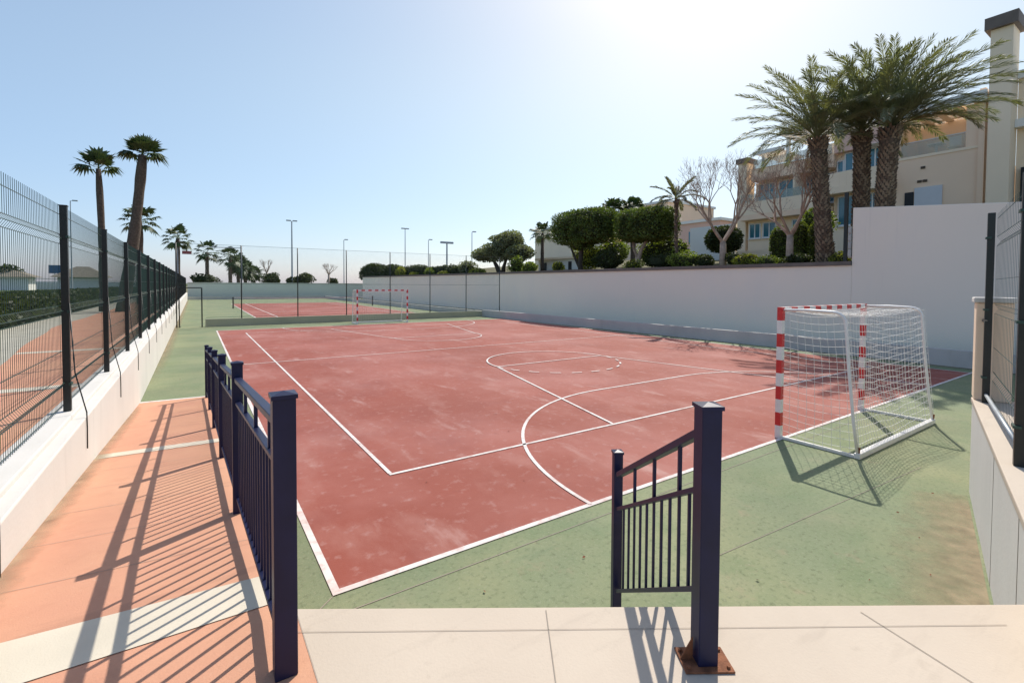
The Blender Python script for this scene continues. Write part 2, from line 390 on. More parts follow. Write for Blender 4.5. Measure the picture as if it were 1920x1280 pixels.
for s_, y0 in ((1, iy0), (-1, iy1)):
    kx = 8.36
    seg(kx - 3.35, y0 + s_ * .03, kx - 2.05, y0 + s_ * 5.8, .05, LZ + .008); seg(kx + 3.35, y0 + s_ * .03, kx + 2.05, y0 + s_ * 5.8, .05, LZ + .008)
    seg(kx - 2.05, y0 + s_ * 5.8, kx + 2.05, y0 + s_ * 5.8, .05, LZ + .012)
    if s_ > 0:
        arc(kx, y0 + 5.8, 2.05, 0, 180, z=LZ + .016); arc(kx, y0 + 5.8, 2.05, 180, 360, z=LZ + .016, n=44, dash=2)
    else:
        arc(kx, y0 - 5.8, 2.05, 180, 360, z=LZ + .016)
for s_, y0, gx in ((1, 0, 6.665), (-1, H_, 7.0)):
    g1 = gx + 3.08; r_ = 4.02
    if s_ > 0: arc(gx, y0, r_, 90, 180, z=LZ + .004, n=40); arc(g1, y0, r_, 0, 90, z=LZ + .004, n=40)
    else: arc(gx, y0, r_, 180, 270, z=LZ + .004, n=40); arc(g1, y0, r_, 270, 360, z=LZ + .004, n=40)
    seg(gx, y0 + s_ * r_, g1, y0 + s_ * r_, .05, LZ + .004)
for (a, b_, c, d) in ((2.6, 33.1, 2.6, 60), (4.0, 33.1, 4.0, 60), (14.4, 33.1, 14.4, 60), (13.0, 33.1, 13.0, 60)): seg(a, b_, c, d, .07)
for (a, b_, c, d) in ((2.6, 33.1, 14.4, 33.1), (2.6, 60, 14.4, 60), (4, 40, 13, 40), (4, 52, 13, 52)): seg(a, b_, c, d, .07, LZ + .004)
struct(ml.build('court_markings', M['line']))
# small stains and leaves on the court
random.seed(5)
# ------------------------------------------------------------------ platform, stairs, ramp
ZP = .84
RS = ZP / (8.05 + 1.33)
def rz(y): return ZP if y < -1.33 else max(0.0, RS * (8.05 - y))
ed = Vector((2.845, -1.824)).normalized(); en = Vector((-ed.y, ed.x))       # along the platform's front edge; towards the court
e0 = Vector((-.5, -1.317)); e1 = Vector((2.41, -3.183))
b = MB()
top = [(-.5, -9), (6.0, -9), (3.2, -3.2), (2.47, -3.24), (e0.x, e0.y)]
nb = len(top)
b.add([(x, y, ZP) for x, y in top] + [(x, y, -.2) for x, y in top], [tuple(range(nb)), tuple(range(2 * nb - 1, nb - 1, -1))] + [(i, i + nb, (i + 1) % nb + nb, (i + 1) % nb) for i in range(nb)])
struct(b.build('platform', M['platform'], bevel=.006))
for k in range(3):
    h = ZP - .21 * (k + 1); w0 = .27 * k + .004; w1 = .27 * (k + 1)
    b = MB(); a = e0 + ed * .05
    ps = [a + en * w0, e0 + ed * 1.85 + en * w0, e0 + ed * 1.85 + en * w1, a + en * w1]
    b.add([(p.x, p.y, h) for p in ps] + [(p.x, p.y, .002) for p in ps], [(0, 1, 2, 3), (0, 4, 5, 1), (1, 5, 6, 2), (2, 6, 7, 3), (3, 7, 4, 0)])
    struct(b.build('stair_step', M['platform'], bevel=.005))
b = MB()
def strip(p, q, w, z):
    p = Vector(p); q = Vector(q); d = (q - p).normalized(); nn = Vector((-d.y, d.x)) * w / 2
    b.poly([(p.x - nn.x, p.y - nn.y, z), (q.x - nn.x, q.y - nn.y, z), (q.x + nn.x, q.y + nn.y, z), (p.x + nn.x, p.y + nn.y, z)])
pj = e0 + ed * 1.18
strip(pj - en * .03, pj - en * 3.6, .004, ZP + .003)
strip((1.70, -2.80), (1.1, -5.2), .004, ZP + .003)
strip(e0 - en * .155 + ed * .03, e0 - en * .155 + ed * 3.25, .003, ZP + .003)
struct(b.build('platform_joint', M['seal']))
# ramp
b = MB(); ys = [-9, -1.33, 0, 2, 4, 6, 8.05]
vs = []
for y in ys:
    z = rz(y) + (.001 if y > 8 else 0)
    vs += [(-1.8, y, z), (-.5, y, z), (-1.8, y, -.05), (-.5, y, -.05)]
fs = []
for i in range(len(ys) - 1):
    a = i * 4; c = a + 4
    fs += [(a, a + 1, c + 1, c), (a + 1, a + 3, c + 3, c + 1), (a, c, c + 2, a + 2)]
b.add(vs, fs); struct(b.build('ramp', M['ramp']))
def rband(y0, y1, sk, m, name='ramp_band', dz=.004):
    b = MB()
    def P(x, y): return (x, y, rz(y) + dz)
    b.poly([P(-1.799, y0 - sk), P(-.505, y0), P(-.505, y1), P(-1.799, y1 - sk)])
    return struct(b.build(name, m))
b = MB(); b.poly([(x, y, rz(y) + .004) for x, y in ((-1.799, -1.17), (-.505, -1.21), (-.505, -.90), (-1.799, -.76))]); struct(b.build('ramp_band', M['band'])); rband(2.93, 3.15, -.08, M['band']); rband(7.9, 8.03, -.1, M['line'])
for y in (-3.9,): rband(y, y + .3, 0, M['band'])
def rjoint(y):
    rband(y, y + .004, -.16, M['seal'], 'ramp_joint', .003)
for y in (-.35, .3, .95, 1.6, 2.25, 3.8, 4.5, 5.2, 5.9, 6.6): rjoint(y)
b = MB()
def strip2(p, q, w, z): strip(p, q, w, z)
strip((-.3, -.26), (9.2, -.21), .008, .004); strip((-.3, -.26), (-.02, -.02), .008, .004); strip((2.6, -1.3), (7.0, -1.6), .006, .004)
strip((-1.8, 9.2), (-.0, 9.0), .006, .004)
struct(b.build('court_crack', M['seal']))
dirt((1.9, -3.38), (6.5, -2.15), (-.2, .75))
dirt((-1.79, 8.1), (-1.79, 78), (.35, 0))
dirt((-1.795, -1.3), (-1.795, 8.0), (.16, 0), .006, rz)
dirt((17.84, -2.0), (17.84, 6.0), (-.5, 0)); dirt((17.84, 6.0), (16.95, 26.5), (-.5, 0))
dirt((-.3, 26.78), (16.9, 26.78), (0, -.4))
_p = e0 + en * .02; _q = e1 + en * .02; dirt(tuple(_p), tuple(_q), (en.x * .9, en.y * .9), .005)
# dry leaves scattered on the floor
rl = random.Random(3)
for (x, y) in [(.95, -.62), (2.85, -1.7), (3.6, -2.2), (1.9, -.7), (2.4, .9), (-1.2, 10.4), (5.2, -1.9), (4.1, -2.45), (1.4, 1.5), (3.3, 2.6), (4.75, -2.2), (6.1, -1.95), (1.0, .6)]:
    b = MB(); a = rl.uniform(0, 6); l = rl.uniform(.01, .022); c, s_ = math.cos(a), math.sin(a)
    b.add([(x - c * l, y - s_ * l, .012), (x - s_ * l * .45, y + c * l * .45, .02), (x + c * l, y + s_ * l, .014), (x + s_ * l * .45, y - c * l * .45, .009)], [(0, 1, 2, 3)])
    struct(b.build('fallen_leaves', M['rust']), 'stuff')
# ------------------------------------------------------------------ navy railings
def post(parent, x, y, z0, z1, w, d, label=None):
    b = MB(); b.obox((x, y), d, w / 2, w / 2, z0, z1)
    o = b.build('post', M['navy'], bevel=.004); reparent(o, parent)
    b = MB(); wc = w * 1.14
    b.obox((x, y), d, wc / 2, wc / 2, z1 - .002, z1 + .014)
    dd = Vector(d).normalized(); nn = Vector((-dd.y, dd.x)); hw = wc / 2 * .94
    vs = [(x + dd.x * hw * a + nn.x * hw * c, y + dd.y * hw * a + nn.y * hw * c, z1 + .014) for a, c in ((-1, -1), (1, -1), (1, 1), (-1, 1))] + [(x, y, z1 + .024)]
    b.add(vs, [(0, 1, 4), (1, 2, 4), (2, 3, 4), (3, 0, 4)])
    c = b.build('post_cap', M['navy']); c.parent = o; return o
def railing_bay(parent, p0, p1, hw, top, mid, bot, npk, every, pw=.014):
    """p0,p1: 3D base points at the posts; top/mid/bot: heights (pairs allowed) over the base line"""
    p0 = Vector(p0); p1 = Vector(p1); d = (p1 - p0); L = Vector((d.x, d.y)).length; u = Vector((d.x, d.y, 0)) / L
    a = p0 + u * hw; c = p1 - u * hw
    # follow the slope
    a.z = p0.z + d.z * hw / L; c.z = p1.z - d.z * hw / L
    pr = lambda q: (q if hasattr(q, '__len__') else (q, q))
    T, Mi, B = pr(top), pr(mid), pr(bot)
    Z = Vector((0, 0, 1))
    b = MB(); b.beam(a + Z * T[0], c + Z * T[1], .045, .032); o = b.build('handrail', M['navy'], bevel=.004); reparent(o, parent)
    b = MB(); b.beam(a + Z * Mi[0], c + Z * Mi[1], .034, .022); o = b.build('middle_rail', M['navy'], bevel=.003); reparent(o, parent)
    b = MB(); b.beam(a + Z * B[0], c + Z * B[1], .034, .022); o = b.build('bottom_rail', M['navy'], bevel=.003); reparent(o, parent)
    b = MB()
    for i in range(1, npk + 1):
        t = i / (npk + 1); q = a.lerp(c, t)
        zt = Mi[0] + (Mi[1] - Mi[0]) * t; zb = B[0] + (B[1] - B[0]) * t; zz = T[0] + (T[1] - T[0]) * t
        b.obox((q.x, q.y), (u.x, u.y), pw / 2, pw / 2, q.z + zb + .01, q.z + zt - .01)
        if i % every == every // 2 + 1 or every == 1:
            b.obox((q.x, q.y), (u.x, u.y), pw * .65, pw * .65, q.z + zt + .01, q.z + zz - .014)
    o = b.build('balusters', M['navy']); reparent(o, parent)

t = thing('ramp_railing', (-.58, -1.69, ZP), 'long navy blue metal railing running down the salmon ramp at the left', 'railing')
rp = [(-.592, -1.69), (-.625, .235), (-.645, 2.1), (-.66, 4.0), (-.672, 5.9), (-.69, 7.75)]
PH = [1.085, 1.08, 1.07, 1.06, 1.06, 1.06]
for i, (x, y) in enumerate(rp):
    post(t, x, y, rz(y), rz(y) + PH[i], .082 if i == 0 else .07, (0.02, 1))
for i in range(5):
    a, c = rp[i], rp[i + 1]
    railing_bay(t, (a[0], a[1], rz(a[1])), (c[0], c[1], rz(c[1])), .045, .97, .80, .11, 17, 5)
# base plate with rust at the near post

t = thing('stair_railing', (.88, -2.60, ZP), 'short navy railing sloping down the stairs from a thick post on a rusty base plate', 'railing')
A = Vector((.828, -2.568)); B2 = Vector((1.481, -1.472)); dd_ = (B2 - A).normalized()
post(t, A.x, A.y, ZP + .008, ZP + 1.035, .080, (dd_.x, dd_.y)); post(t, B2.x, B2.y, 0, 1.235, .060, (dd_.x, dd_.y))
railing_bay(t, (A.x, A.y, ZP), (B2.x, B2.y, 0), .05, (.955, 1.075), (.72, .845), (.30, .29), 10, 3, .012)
b = MB(); b.obox((A.x, A.y), (ed.x, ed.y), .098, .066, ZP + .0015, ZP + .009)
o = b.build('base_plate', M['rust'], bevel=.002); reparent(o, t)
b = MB()
c_ = A - ed * .046
b.poly([(c_.x, c_.y, ZP + .009), (c_.x - ed.x * .05, c_.y - ed.y * .05, ZP + .009), (c_.x, c_.y, ZP + .10)])
c2 = c_ + en * .006
b.poly([(c2.x, c2.y, ZP + .10), (c2.x - ed.x * .05, c2.y - ed.y * .05, ZP + .009), (c2.x, c2.y, ZP + .009)])
b.poly([(c_.x, c_.y, ZP + .10), (c_.x - ed.x * .05, c_.y - ed.y * .05, ZP + .009), (c2.x - ed.x * .05, c2.y - ed.y * .05, ZP + .009), (c2.x, c2.y, ZP + .10)])
reparent(b.build('gusset', M['rust']), t)
for a_ in (-.08, .08):
    for c_ in (-.045, .045):
        q = A + ed * a_ + en * c_
        b = MB(); b.tube([(q.x, q.y, ZP + .009), (q.x, q.y, ZP + .018)], .008, 6)
        reparent(b.build('anchor_bolt', M['rust']), t)

# ------------------------------------------------------------------ left white wall and mesh fence
t = thing('boundary_wall', (-2.0, 20, 0), 'long white rendered wall carrying the dark mesh fence along the left side', 'wall')
b = MB(); b.box(-2.12, -1.8, -9, 79, -.2, 1.0)
o = b.build('wall_face', M['whitewall'], bevel=.012); reparent(o, t)
b = MB(); b.box(-2.12, -1.9, -9, 79, .995, 1.045)
o = b.build('fence_footing', M['whitewall'], bevel=.012); reparent(o, t)

def panel_mesh(L, Hh, step=.05, wr=.0025, hr=.0028, folds=(.02, .32, .62, 1.02, 1.42, 1.78, 1.98), y_off=0):
    """welded mesh panel with V folds, runs along +Y from 0 to L, from z=0 to Hh; wires lean in the folds"""
    b = MB()
    prof = [(0, 0)]
    for z0 in (.22, .95, 1.68):
        prof += [(0, z0), (.03, z0 + .05), (0, z0 + .10)]
    prof += [(0, Hh)]
    ny = int(L / step)
    for i in range(ny + 1):
        y = min(L, i * step + .01)
        b.tube([(x, y, z) for x, z in prof], wr, 4, cap=False)
    hz = [.03, .22, .27, .32, .58, .95, 1.0, 1.05, 1.32, 1.68, 1.73, 1.78, 1.98]
    for z in hz:
        x = .03 if z in (.27, 1.0, 1.73) else 0
        b.beam((x + .004, 0, z), (x + .004, L, z), hr * 1.8, hr * 1.8)
    return b
t = thing('mesh_fence', (-2.0, 0, 1.045), 'tall dark green welded mesh fence with black posts on the left white wall', 'fence')
PX = -1.97
SP = 2.585
ysp = [2.85 + SP * k for k in range(-3, 14)]
pm = None
for k, y in enumerate(ysp):
    b = MB(); b.box(-.03, .03, -.03, .03, 0, 2.09)
    b.box(-.034, .034, -.034, .034, 2.088, 2.10)
    o = b.build('post', M['black'], bevel=.003); o.parent = t; o.location = (PX + 2.0, y, 0)
    for z in (.28, 1.02, 1.78):
        b = MB(); b.box(.018, .040, -.045, .045, z - .012, z + .012)
        c = b.build('clip', M['wire']); c.parent = o
for y in ysp[1:]:
    b = MB(); yy = y - .2
    b.tube([(PX + .035, y - .04, 2.15), (-1.89, y - .12, 1.45), (-1.795, yy, 1.05), (-1.790, yy - .02, .90), (-1.790, yy - .03, .69)], .006, 5)
    reparent(b.build('hanging_cable', M['black'], smooth=True), t)
pm0 = panel_mesh(SP - .02, 2.08, wr=.0019).build('mesh_panel', M['wire']); pm0.parent = t; pm0.location = (PX + 2.0 - .045, ysp[0] + .01, .03)
for y in ysp[1:]:
    c = pm0.copy(); COL.objects.link(c); c.parent = t; c.location = (PX + 2.0 - .045, y + .01, .03)
# the railing of posts further down the far half
for k in range(14, 30):
    y = 2.85 + SP * k
    b = MB(); b.box(-.03 + PX, .03 + PX, y - .03, y + .03, 1.045, 3.13)
    reparent(b.build('post', M['black']), t)
for k in range(14, 29):
    c = pm0.copy(); COL.objects.link(c); c.parent = t; c.location = (PX + 2.0 - .045, 2.85 + SP * k + .01, .03)
# ------------------------------------------------------------------ right retaining walls
t = thing('retaining_wall', (20.5, 35, 0), 'long shaded off-white retaining wall with a dark coping beneath the garden', 'wall')
b = MB(); vs = []
pts = [(4.27, 3.36), (69.3, 3.56)]
b.add([(20.5, 4.27, -.1), (20.5, 69.3, -.1), (20.5, 69.3, 3.40), (20.5, 4.27, 3.21), (20.8, 4.27, -.1), (20.8, 69.3, -.1), (20.8, 69.3, 3.40), (20.8, 4.27, 3.21)],
      [(0, 3, 2, 1), (4, 5, 6, 7), (3, 7, 6, 2), (0, 4, 7, 3), (1, 2, 6, 5), (0, 1, 5, 4)])
reparent(b.build('wall_body', M['retain']), t)
b = MB(); b.add([(20.42, 4.28, 3.215), (20.42, 69.3, 3.405), (20.42, 69.3, 3.56), (20.42, 4.28, 3.37), (20.88, 4.28, 3.215), (20.88, 69.3, 3.405), (20.88, 69.3, 3.56), (20.88, 4.28, 3.37)],
      [(0, 3, 2, 1), (4, 5, 6, 7), (3, 7, 6, 2), (0, 4, 7, 3), (1, 2, 6, 5), (0, 1, 5, 4)])
reparent(b.build('coping', M['coping']), t)
t = thing('tall_wall', (20.5, 1, 0), 'tall blank off-white wall behind the near goal with palms rising over it', 'wall')
b = MB(); yk = -7
z1 = 5.45; z2 = 5.45 + (5.07 - 5.45) / (.10 - 4.27) * (yk - 4.27)
b.add([(20.5, 4.27, -.1), (20.5, yk, -.1), (20.5, yk, z2), (20.5, 4.27, z1), (20.8, 4.27, -.1), (20.8, yk, -.1), (20.8, yk, z2), (20.8, 4.27, z1)],
      [(0, 1, 2, 3), (4, 7, 6, 5), (3, 2, 6, 7), (0, 3, 7, 4), (1, 5, 6, 2), (0, 4, 5, 1)])
reparent(b.build('wall_body', M['retain'], bevel=.02), t)
b = MB(); b.box(20.62, 20.72, 4.5, 4.62, 3.37, 6.1)
tag(b.build('fence_post', M['black']), 'black square post standing at the end of the tall blank wall', 'post')
b = MB(); b.box(20.50, 20.86, 4.30, 4.40, 3.5, 4.72)
for k in range(4): b.box(20.44, 20.5, 4.30, 4.40, 3.56 + k * .3, 3.8 + k * .3)
tag(b.build('utility_cabinet', M['kerb'], bevel=.01), 'grey louvred utility cabinet on the coping beside the tall wall', 'cabinet')
# kerbs
def kerbx(y): return 17.85 - max(0, y - 6) * .045 if y < 27 else 16.9
t = thing('court_kerb', (17.8, 10, 0), 'low grey concrete kerb wall along the right edge of the near court', 'kerb')
b = MB(); ysk = [-2.9, 6, 13, 20, 26.8]
for i in range(len(ysk) - 1):
    y0, y1 = ysk[i], ysk[i + 1]
    x0, x1 = kerbx(y0), kerbx(y1)
    b.add([(x0, y0, -.02), (x1, y1, -.02), (x1, y1, .50), (x0, y0, .50), (x0 + .2, y0, -.02), (x1 + .2, y1, -.02), (x1 + .2, y1, .50), (x0 + .2, y0, .50)],
          [(0, 3, 2, 1), (4, 5, 6, 7), (3, 7, 6, 2)])
reparent(b.build('kerb_body', M['kerb']), t)
b = MB(); b.box(16.9, 17.1, 26.96, 79, -.02, .42); tag(b.build('court_kerb', M['kerb']), 'low grey kerb wall along the right edge of the far court', 'kerb')
# far wall
b = MB(); b.box(-1.8, 30, 80, 80.3, -.1, 2.42); b.box(-1.82, 30, 79.95, 80.35, 2.422, 2.5)
tag(b.build('end_wall', M['endwall']), 'long pale grey-green wall closing the far end of the courts', 'wall')
b = MB(); b.box(-1.8, 16.9, 78.2, 79.9, .0, .30); struct(b.build('end_turf', M['turf']))
b = MB(); b.box(-1.8, 16.9, 78.0, 78.18, .0, .45); tag(b.build('end_kerb', M['kerb']), 'low kerb in front of the far end wall', 'kerb')
# divider wall + fence
b = MB(); b.box(-.43, 17.0, 26.8, 26.95, -.02, .42); tag(b.build('divider_wall', M['lowwall'], bevel=.01), 'knee-high ochre grey wall dividing the near court from the far court', 'wall')
t = thing('divider_fence', (8, 26.88, .42), 'very tall see-through wire fence on thin posts between the two courts', 'fence')
xp = [-1.7, 1.29, 4.22, 7.06, 9.89, 12.75, 15.6, 18.5]
FH = 4.5
for x in xp:
    b = MB(); b.tube([(x, 26.875, .42 if 0 < x < 17 else 0.0), (x, 26.875, FH)], .03, 8)
    reparent(b.build('post', M['black'], smooth=True), t)
b = MB()
for z in (2.35, FH - .02, .5):
    b.tube([(-1.7 if z > 1 else -.4, 26.875, z), (18.5, 26.875, z)], .008, 5)
reparent(b.build('tension_wire', M['wire']), t)
b = MB()
x0, x1, z0, z1 = -.4, 18.5, .5, FH - .05
Hh = z1 - z0; k = x0 - Hh
while k < x1:
    for sgn in (1, -1):
        a0 = max(k, x0); a1 = min(k + Hh, x1)
        if a1 > a0:
            za = z0 + (a0 - k); zb = z0 + (a1 - k)
            if sgn < 0: za, zb = z1 - (a0 - k), z1 - (a1 - k)
            b.tube([(a0, 26.86 + .004 * sgn, za), (a1, 26.86 + .004 * sgn, zb)], .0012, 3, cap=False)
    k += .09
reparent(b.build('chain_link', M['wire']), t)
t = thing('fence_gate', (-1.1, 26.88, 0), 'open metal gate frame in the tall divider fence beside the left wall', 'gate')
b = MB()
b.tube([(-1.58, 26.875, 0), (-1.58, 26.875, 2.12)], .025, 6); b.tube([(-.58, 26.875, 0), (-.58, 26.875, 2.12)], .035, 6); b.tube([(-1.58, 26.875, 2.12), (-.58, 26.875, 2.12)], .03, 6)
reparent(b.build('gate_frame', M['black']), t)
b = MB()
b.tube([(-1.55, 26.9, .05), (-1.62, 27.85, .05), (-1.62, 27.85, 2.05), (-1.55, 26.9, 2.05)], .02, 6); b.tube([(-1.6, 26.9, 1.0), (-1.62, 27.85, 1.0)], .015, 5)
reparent(b.build('gate_leaf', M['black']), t)
# tennis net on the far court
t = thing('tennis_net', (8.7, 48.2, 0), 'tennis net strung across the far red court', 'net')
for x in (2.1, 15.4):
    b = MB(); b.tube([(x, 48.2, 0), (x, 48.2, 1.08)], .06, 8); reparent(b.build('post', M['black']), t)
b = MB()
def nz(x): return 1.04 - .12 * (1 - ((x - 8.75) / 6.65) ** 2)
for i in range(96):
    x = 2.1 + 13.3 * i / 95; b.tube([(x, 48.2, .05), (x, 48.2, nz(x))], .0025, 3, cap=False)
for k in range(9):
    z = k / 9
    b.tube([(2.1 + 13.3 * i / 12, 48.2, .05 + (nz(2.1 + 13.3 * i / 12) - .05) * z) for i in range(13)], .0025, 3, cap=False)
reparent(b.build('net_mesh', M['darknet']), t)
b = MB()
for i in range(12):
    xa = 2.1 + 13.3 * i / 12; xb = 2.1 + 13.3 * (i + 1) / 12
    b.beam((xa, 48.2, nz(xa)), (xb, 48.2, nz(xb)), .02, .07)
reparent(b.build('net_tape', M['line']), t)

# ------------------------------------------------------------------ right near wall, pillar, fence
t = thing('boundary_wall', (4.4, -2.75, 0), 'low grey-white wall with a broad beige coping at the right edge', 'wall')
wd = Vector((6.55 - 2.36, -2.16 + 3.28)).normalized(); wn_ = Vector((-wd.y, wd.x))    # along; towards the court
wa = Vector((1.6, -3.483)); wb = Vector((6.55, -2.16)); L_ = (wb - wa).length; mid = (wa + wb) / 2 - wn_ * .17
b = MB(); b.obox(mid, wd, L_ / 2, .17, -.05, 1.045); reparent(b.build('wall_body', M['whitewall']), t)
b = MB(); b.obox(mid - wn_ * .03, wd, L_ / 2 + .01, .21, 1.047, 1.10); reparent(b.build('coping', M['platform'], bevel=.008), t)
b = MB()
for s_ in (2.3, 3.6):
    q = wb - wd * s_
    b.obox(q + wn_ * .0012, wd, .002, .0012, .0, 1.04)
reparent(b.build('panel_joint', M['seal']), t)
# continuation to the far right
b = MB(); b.box(6.9, 20.45, -2.75, -2.45, -.05, 1.06)
tag(b.build('side_wall', M['whitewall']), 'low white wall continuing behind the peach pillar towards the tall wall', 'wall')
t = thing('wall_pillar', (6.72, -2.33, 1.1), 'peach rendered pillar with a white cap at the end of the right wall', 'pillar')
pc = wb - wd * .0 - wn_ * .15
b = MB(); b.obox(pc, wd, .15, .148, 1.101, 2.19); o = b.build('pillar_body', M['peach'], bevel=.01); reparent(o, t)
b = MB(); b.obox(pc, wd, .17, .17, 2.192, 2.25); o = b.build('pillar_cap', M['whitewall'], bevel=.01); reparent(o, t)
# fence on the wall
t = thing('mesh_fence', (5.5, -2.7, 1.1), 'black and green welded mesh fence on the low wall at the right edge', 'fence')
fa = wb - wd * 2.70 - wn_ * .09; fb = wb - wd * .26 - wn_ * .09; fdir = wd.copy()
fpts = [fa - fdir * 2.5, fa, fb]
for i, q in enumerate(fpts):
    b = MB(); b.obox(q, fdir, .030, .030, 1.10, 3.17)
    o = b.build('post', M['black'], bevel=.003); reparent(o, t)
    for z in (1.38, 2.12, 2.90):
        b = MB(); b.obox(q + wn_ * .02, fdir, .05, .022, z - .01, z + .01)
        c = b.build('clip', M['wire']); c.parent = o
q = wb + wd * .02 - wn_ * .11
b = MB(); b.obox(q, fdir, .03, .03, 2.25, 3.18); reparent(b.build('stub_post', M['black'], bevel=.003), t)
ang = math.atan2(fdir.y, fdir.x) - PI / 2
pmr = panel_mesh(2.42, 2.03, step=.10, wr=.0010, hr=.0020).build('mesh_panel', M['wire'])
for q in (fpts[0], fpts[1]):
    o = pmr if q == fpts[0] else pmr.copy()
    if o is not pmr: COL.objects.link(o)
    o.parent = t; o.location = Vector((q.x, q.y, 1.13)) - t.location - Vector((wn_.x, wn_.y, 0)) * .045
    o.rotation_euler = (0, 0, ang)
b = MB()
for i in (1,):
    a = fpts[i]; c = fpts[i + 1]
    b.tube([(a.x, a.y, 1.23), (c.x, c.y, 1.19)], .018, 8)
reparent(b.build('conduit_pipe', M['galv'], smooth=True), t)
b = MB(); q = fb; b.obox(q + wn_ * .03, fdir, .23, .012, 1.985, 2.01); reparent(b.build('strap', M['black']), t)
# ------------------------------------------------------------------ goals
def make_goal(name, loc, label, rzz, netmat):
    t = thing(name, loc, label, 'goal', 'futsal goals at the ends of the near court', rzz)
    # local frame: posts on y=0 from x=0 to 3.08, net towards -y
    Wg, Hg, s = 3.08, 2.04, .08
    def striped(nm, p, q, n, first):
        p = Vector(p); q = Vector(q)
        b = MB()
        for i in range(n):
            b.cur = (i + first) % 2
            b.beam(p.lerp(q, i / n), p.lerp(q, (i + 1) / n), s, s, up=(0, 1, 0))
        o = b.build(nm, [M['goalw'], M['goalr']]); o.parent = t; return o
    striped('goal_post', (0, 0, 0), (0, 0, Hg), 10, 0)
    striped('goal_post', (Wg, 0, 0), (Wg, 0, Hg), 10, 0)
    striped('crossbar', (s / 2, 0, Hg - s / 2), (Wg - s / 2, 0, Hg - s / 2), 15, 0)
    for x in (0, Wg):
        pts = [(x, -s / 2, Hg - .04), (x, -.4, Hg - .03), (x, -.72, Hg - .04)]
        for k in range(1, 6):
            a = k / 5 * PI / 2 * .96
            pts.append((x, -.72 - .16 * math.sin(a), Hg - .20 + .16 * math.cos(a)))
        pts += [(x, -.93, 1.2), (x, -1.0, .5), (x, -1.06, .05)]
        b = MB(); b.tube(pts, .022, 8); b.build('rear_frame', M['goalw'], t, smooth=True)
        b = MB(); b.beam((x, -s / 2, .025), (x, -1.06, .025), .04, .04); b.build('ground_bar', M['goalw'], t)
        b = MB(); b.tube([(x, -1.07, .05), (x, -1.08, .16)], .012, 6); b.build('ground_anchor', M['rust'], t)
    b = MB(); b.beam((-.03, -1.06, .04), (Wg + .03, -1.06, .04), .075, .075); b.build('rear_bar', M['goalw'], t, bevel=.008)
    # net
    rng = random.Random(7)
    def prof(v):      # v 0..1 from crossbar over the back to the ground ; returns y,z
        Lt = .85
        d = v * (.85 + 2.0)
        if d < Lt: return (-d, Hg - .05 - .02 * math.sin(d / Lt * PI))
        z = Hg - .07 - (d - Lt)
        z = max(z, .05)
        return (-.85 - .20 * (1 - z / Hg), z)
    def S(x, v):
        y, z = prof(v)
        u = x / Wg
        sag = math.sin(u * PI)
        wob = noise.noise(Vector((x * 1.3, v * 3, 2.2))) * .07 * sag
        if v > .15:
            z -= .13 * sag * math.sin(min(1, (v - .15) / .85) * PI) ** .7 if v < .97 else 0
            y += .10 * sag * math.sin((v - .15) / .85 * PI) + wob
        else: z -= .10 * sag * v / .15
        return (x, y, max(z, .03) + .02 * noise.noise(Vector((x * 4, v * 9, 0))))
    b = MB(); cell = .105; nxn = int(Wg / cell); nv = 27; wr = .0028
    for i in range(nxn + 1):
        x = Wg * i / nxn; b.tube([S(x, k / 30) for k in range(31)], wr, 3, cap=False)
    for k in range(1, nv + 1):
        b.tube([S(Wg * i / 24, k / nv) for i in range(25)], wr, 3, cap=False)
    b.build('back_net', netmat, t)
    for x in (0, Wg):
        b = MB(); sg = -1 if x == 0 else 1
        def yb(z): return -.87 - .19 * (1 - z / Hg)
        def Q(f, z):      # f 0..1 from post to rear
            y = f * yb(z)
            zz = z - .05 * math.sin(f * PI)
            return (x - sg * .09 * math.sin(f * PI) * math.sin(min(1, z / Hg) * PI) + .015 * noise.noise(Vector((f * 4, z * 4, x))), y - .03, max(.02, zz))
        for i in range(10): b.tube([Q(i / 9, Hg * k / 14 * .97 + .02) for k in range(15)], wr, 3, cap=False)
        for k in range(19): b.tube([Q(i / 8, Hg * (k + .3) / 19) for i in range(9)], wr, 3, cap=False)
        b.build('side_net', netmat, t)
    return t
make_goal('goal', (6.665, 0.05, 0), 'near handball goal with red and white striped posts and a sagging white net', 0, M['net'])
make_goal('goal', (10.1, 24.35, 0), 'far red and white goal standing before the low divider wall', PI, M['net'])

# ------------------------------------------------------------------ plants
def leaves(n, pts_fn, size, rng, up=0.0, aspect=1.8):
    P = pts_fn(n)
    n = len(P)
    A = rng.normal(size=(n, 3)); A[:, 2] *= .7; A /= np.linalg.norm(A, axis=1)[:, None]
    B = rng.normal(size=(n, 3)); B -= (B * A).sum(1)[:, None] * A; B /= np.linalg.norm(B, axis=1)[:, None]
    s = size * rng.uniform(.6, 1.3, size=(n, 1))
    Q = np.stack([P - A * s * aspect / 2, P + B * s * .5, P + A * s * aspect / 2, P - B * s * .5], axis=1)
    return Q

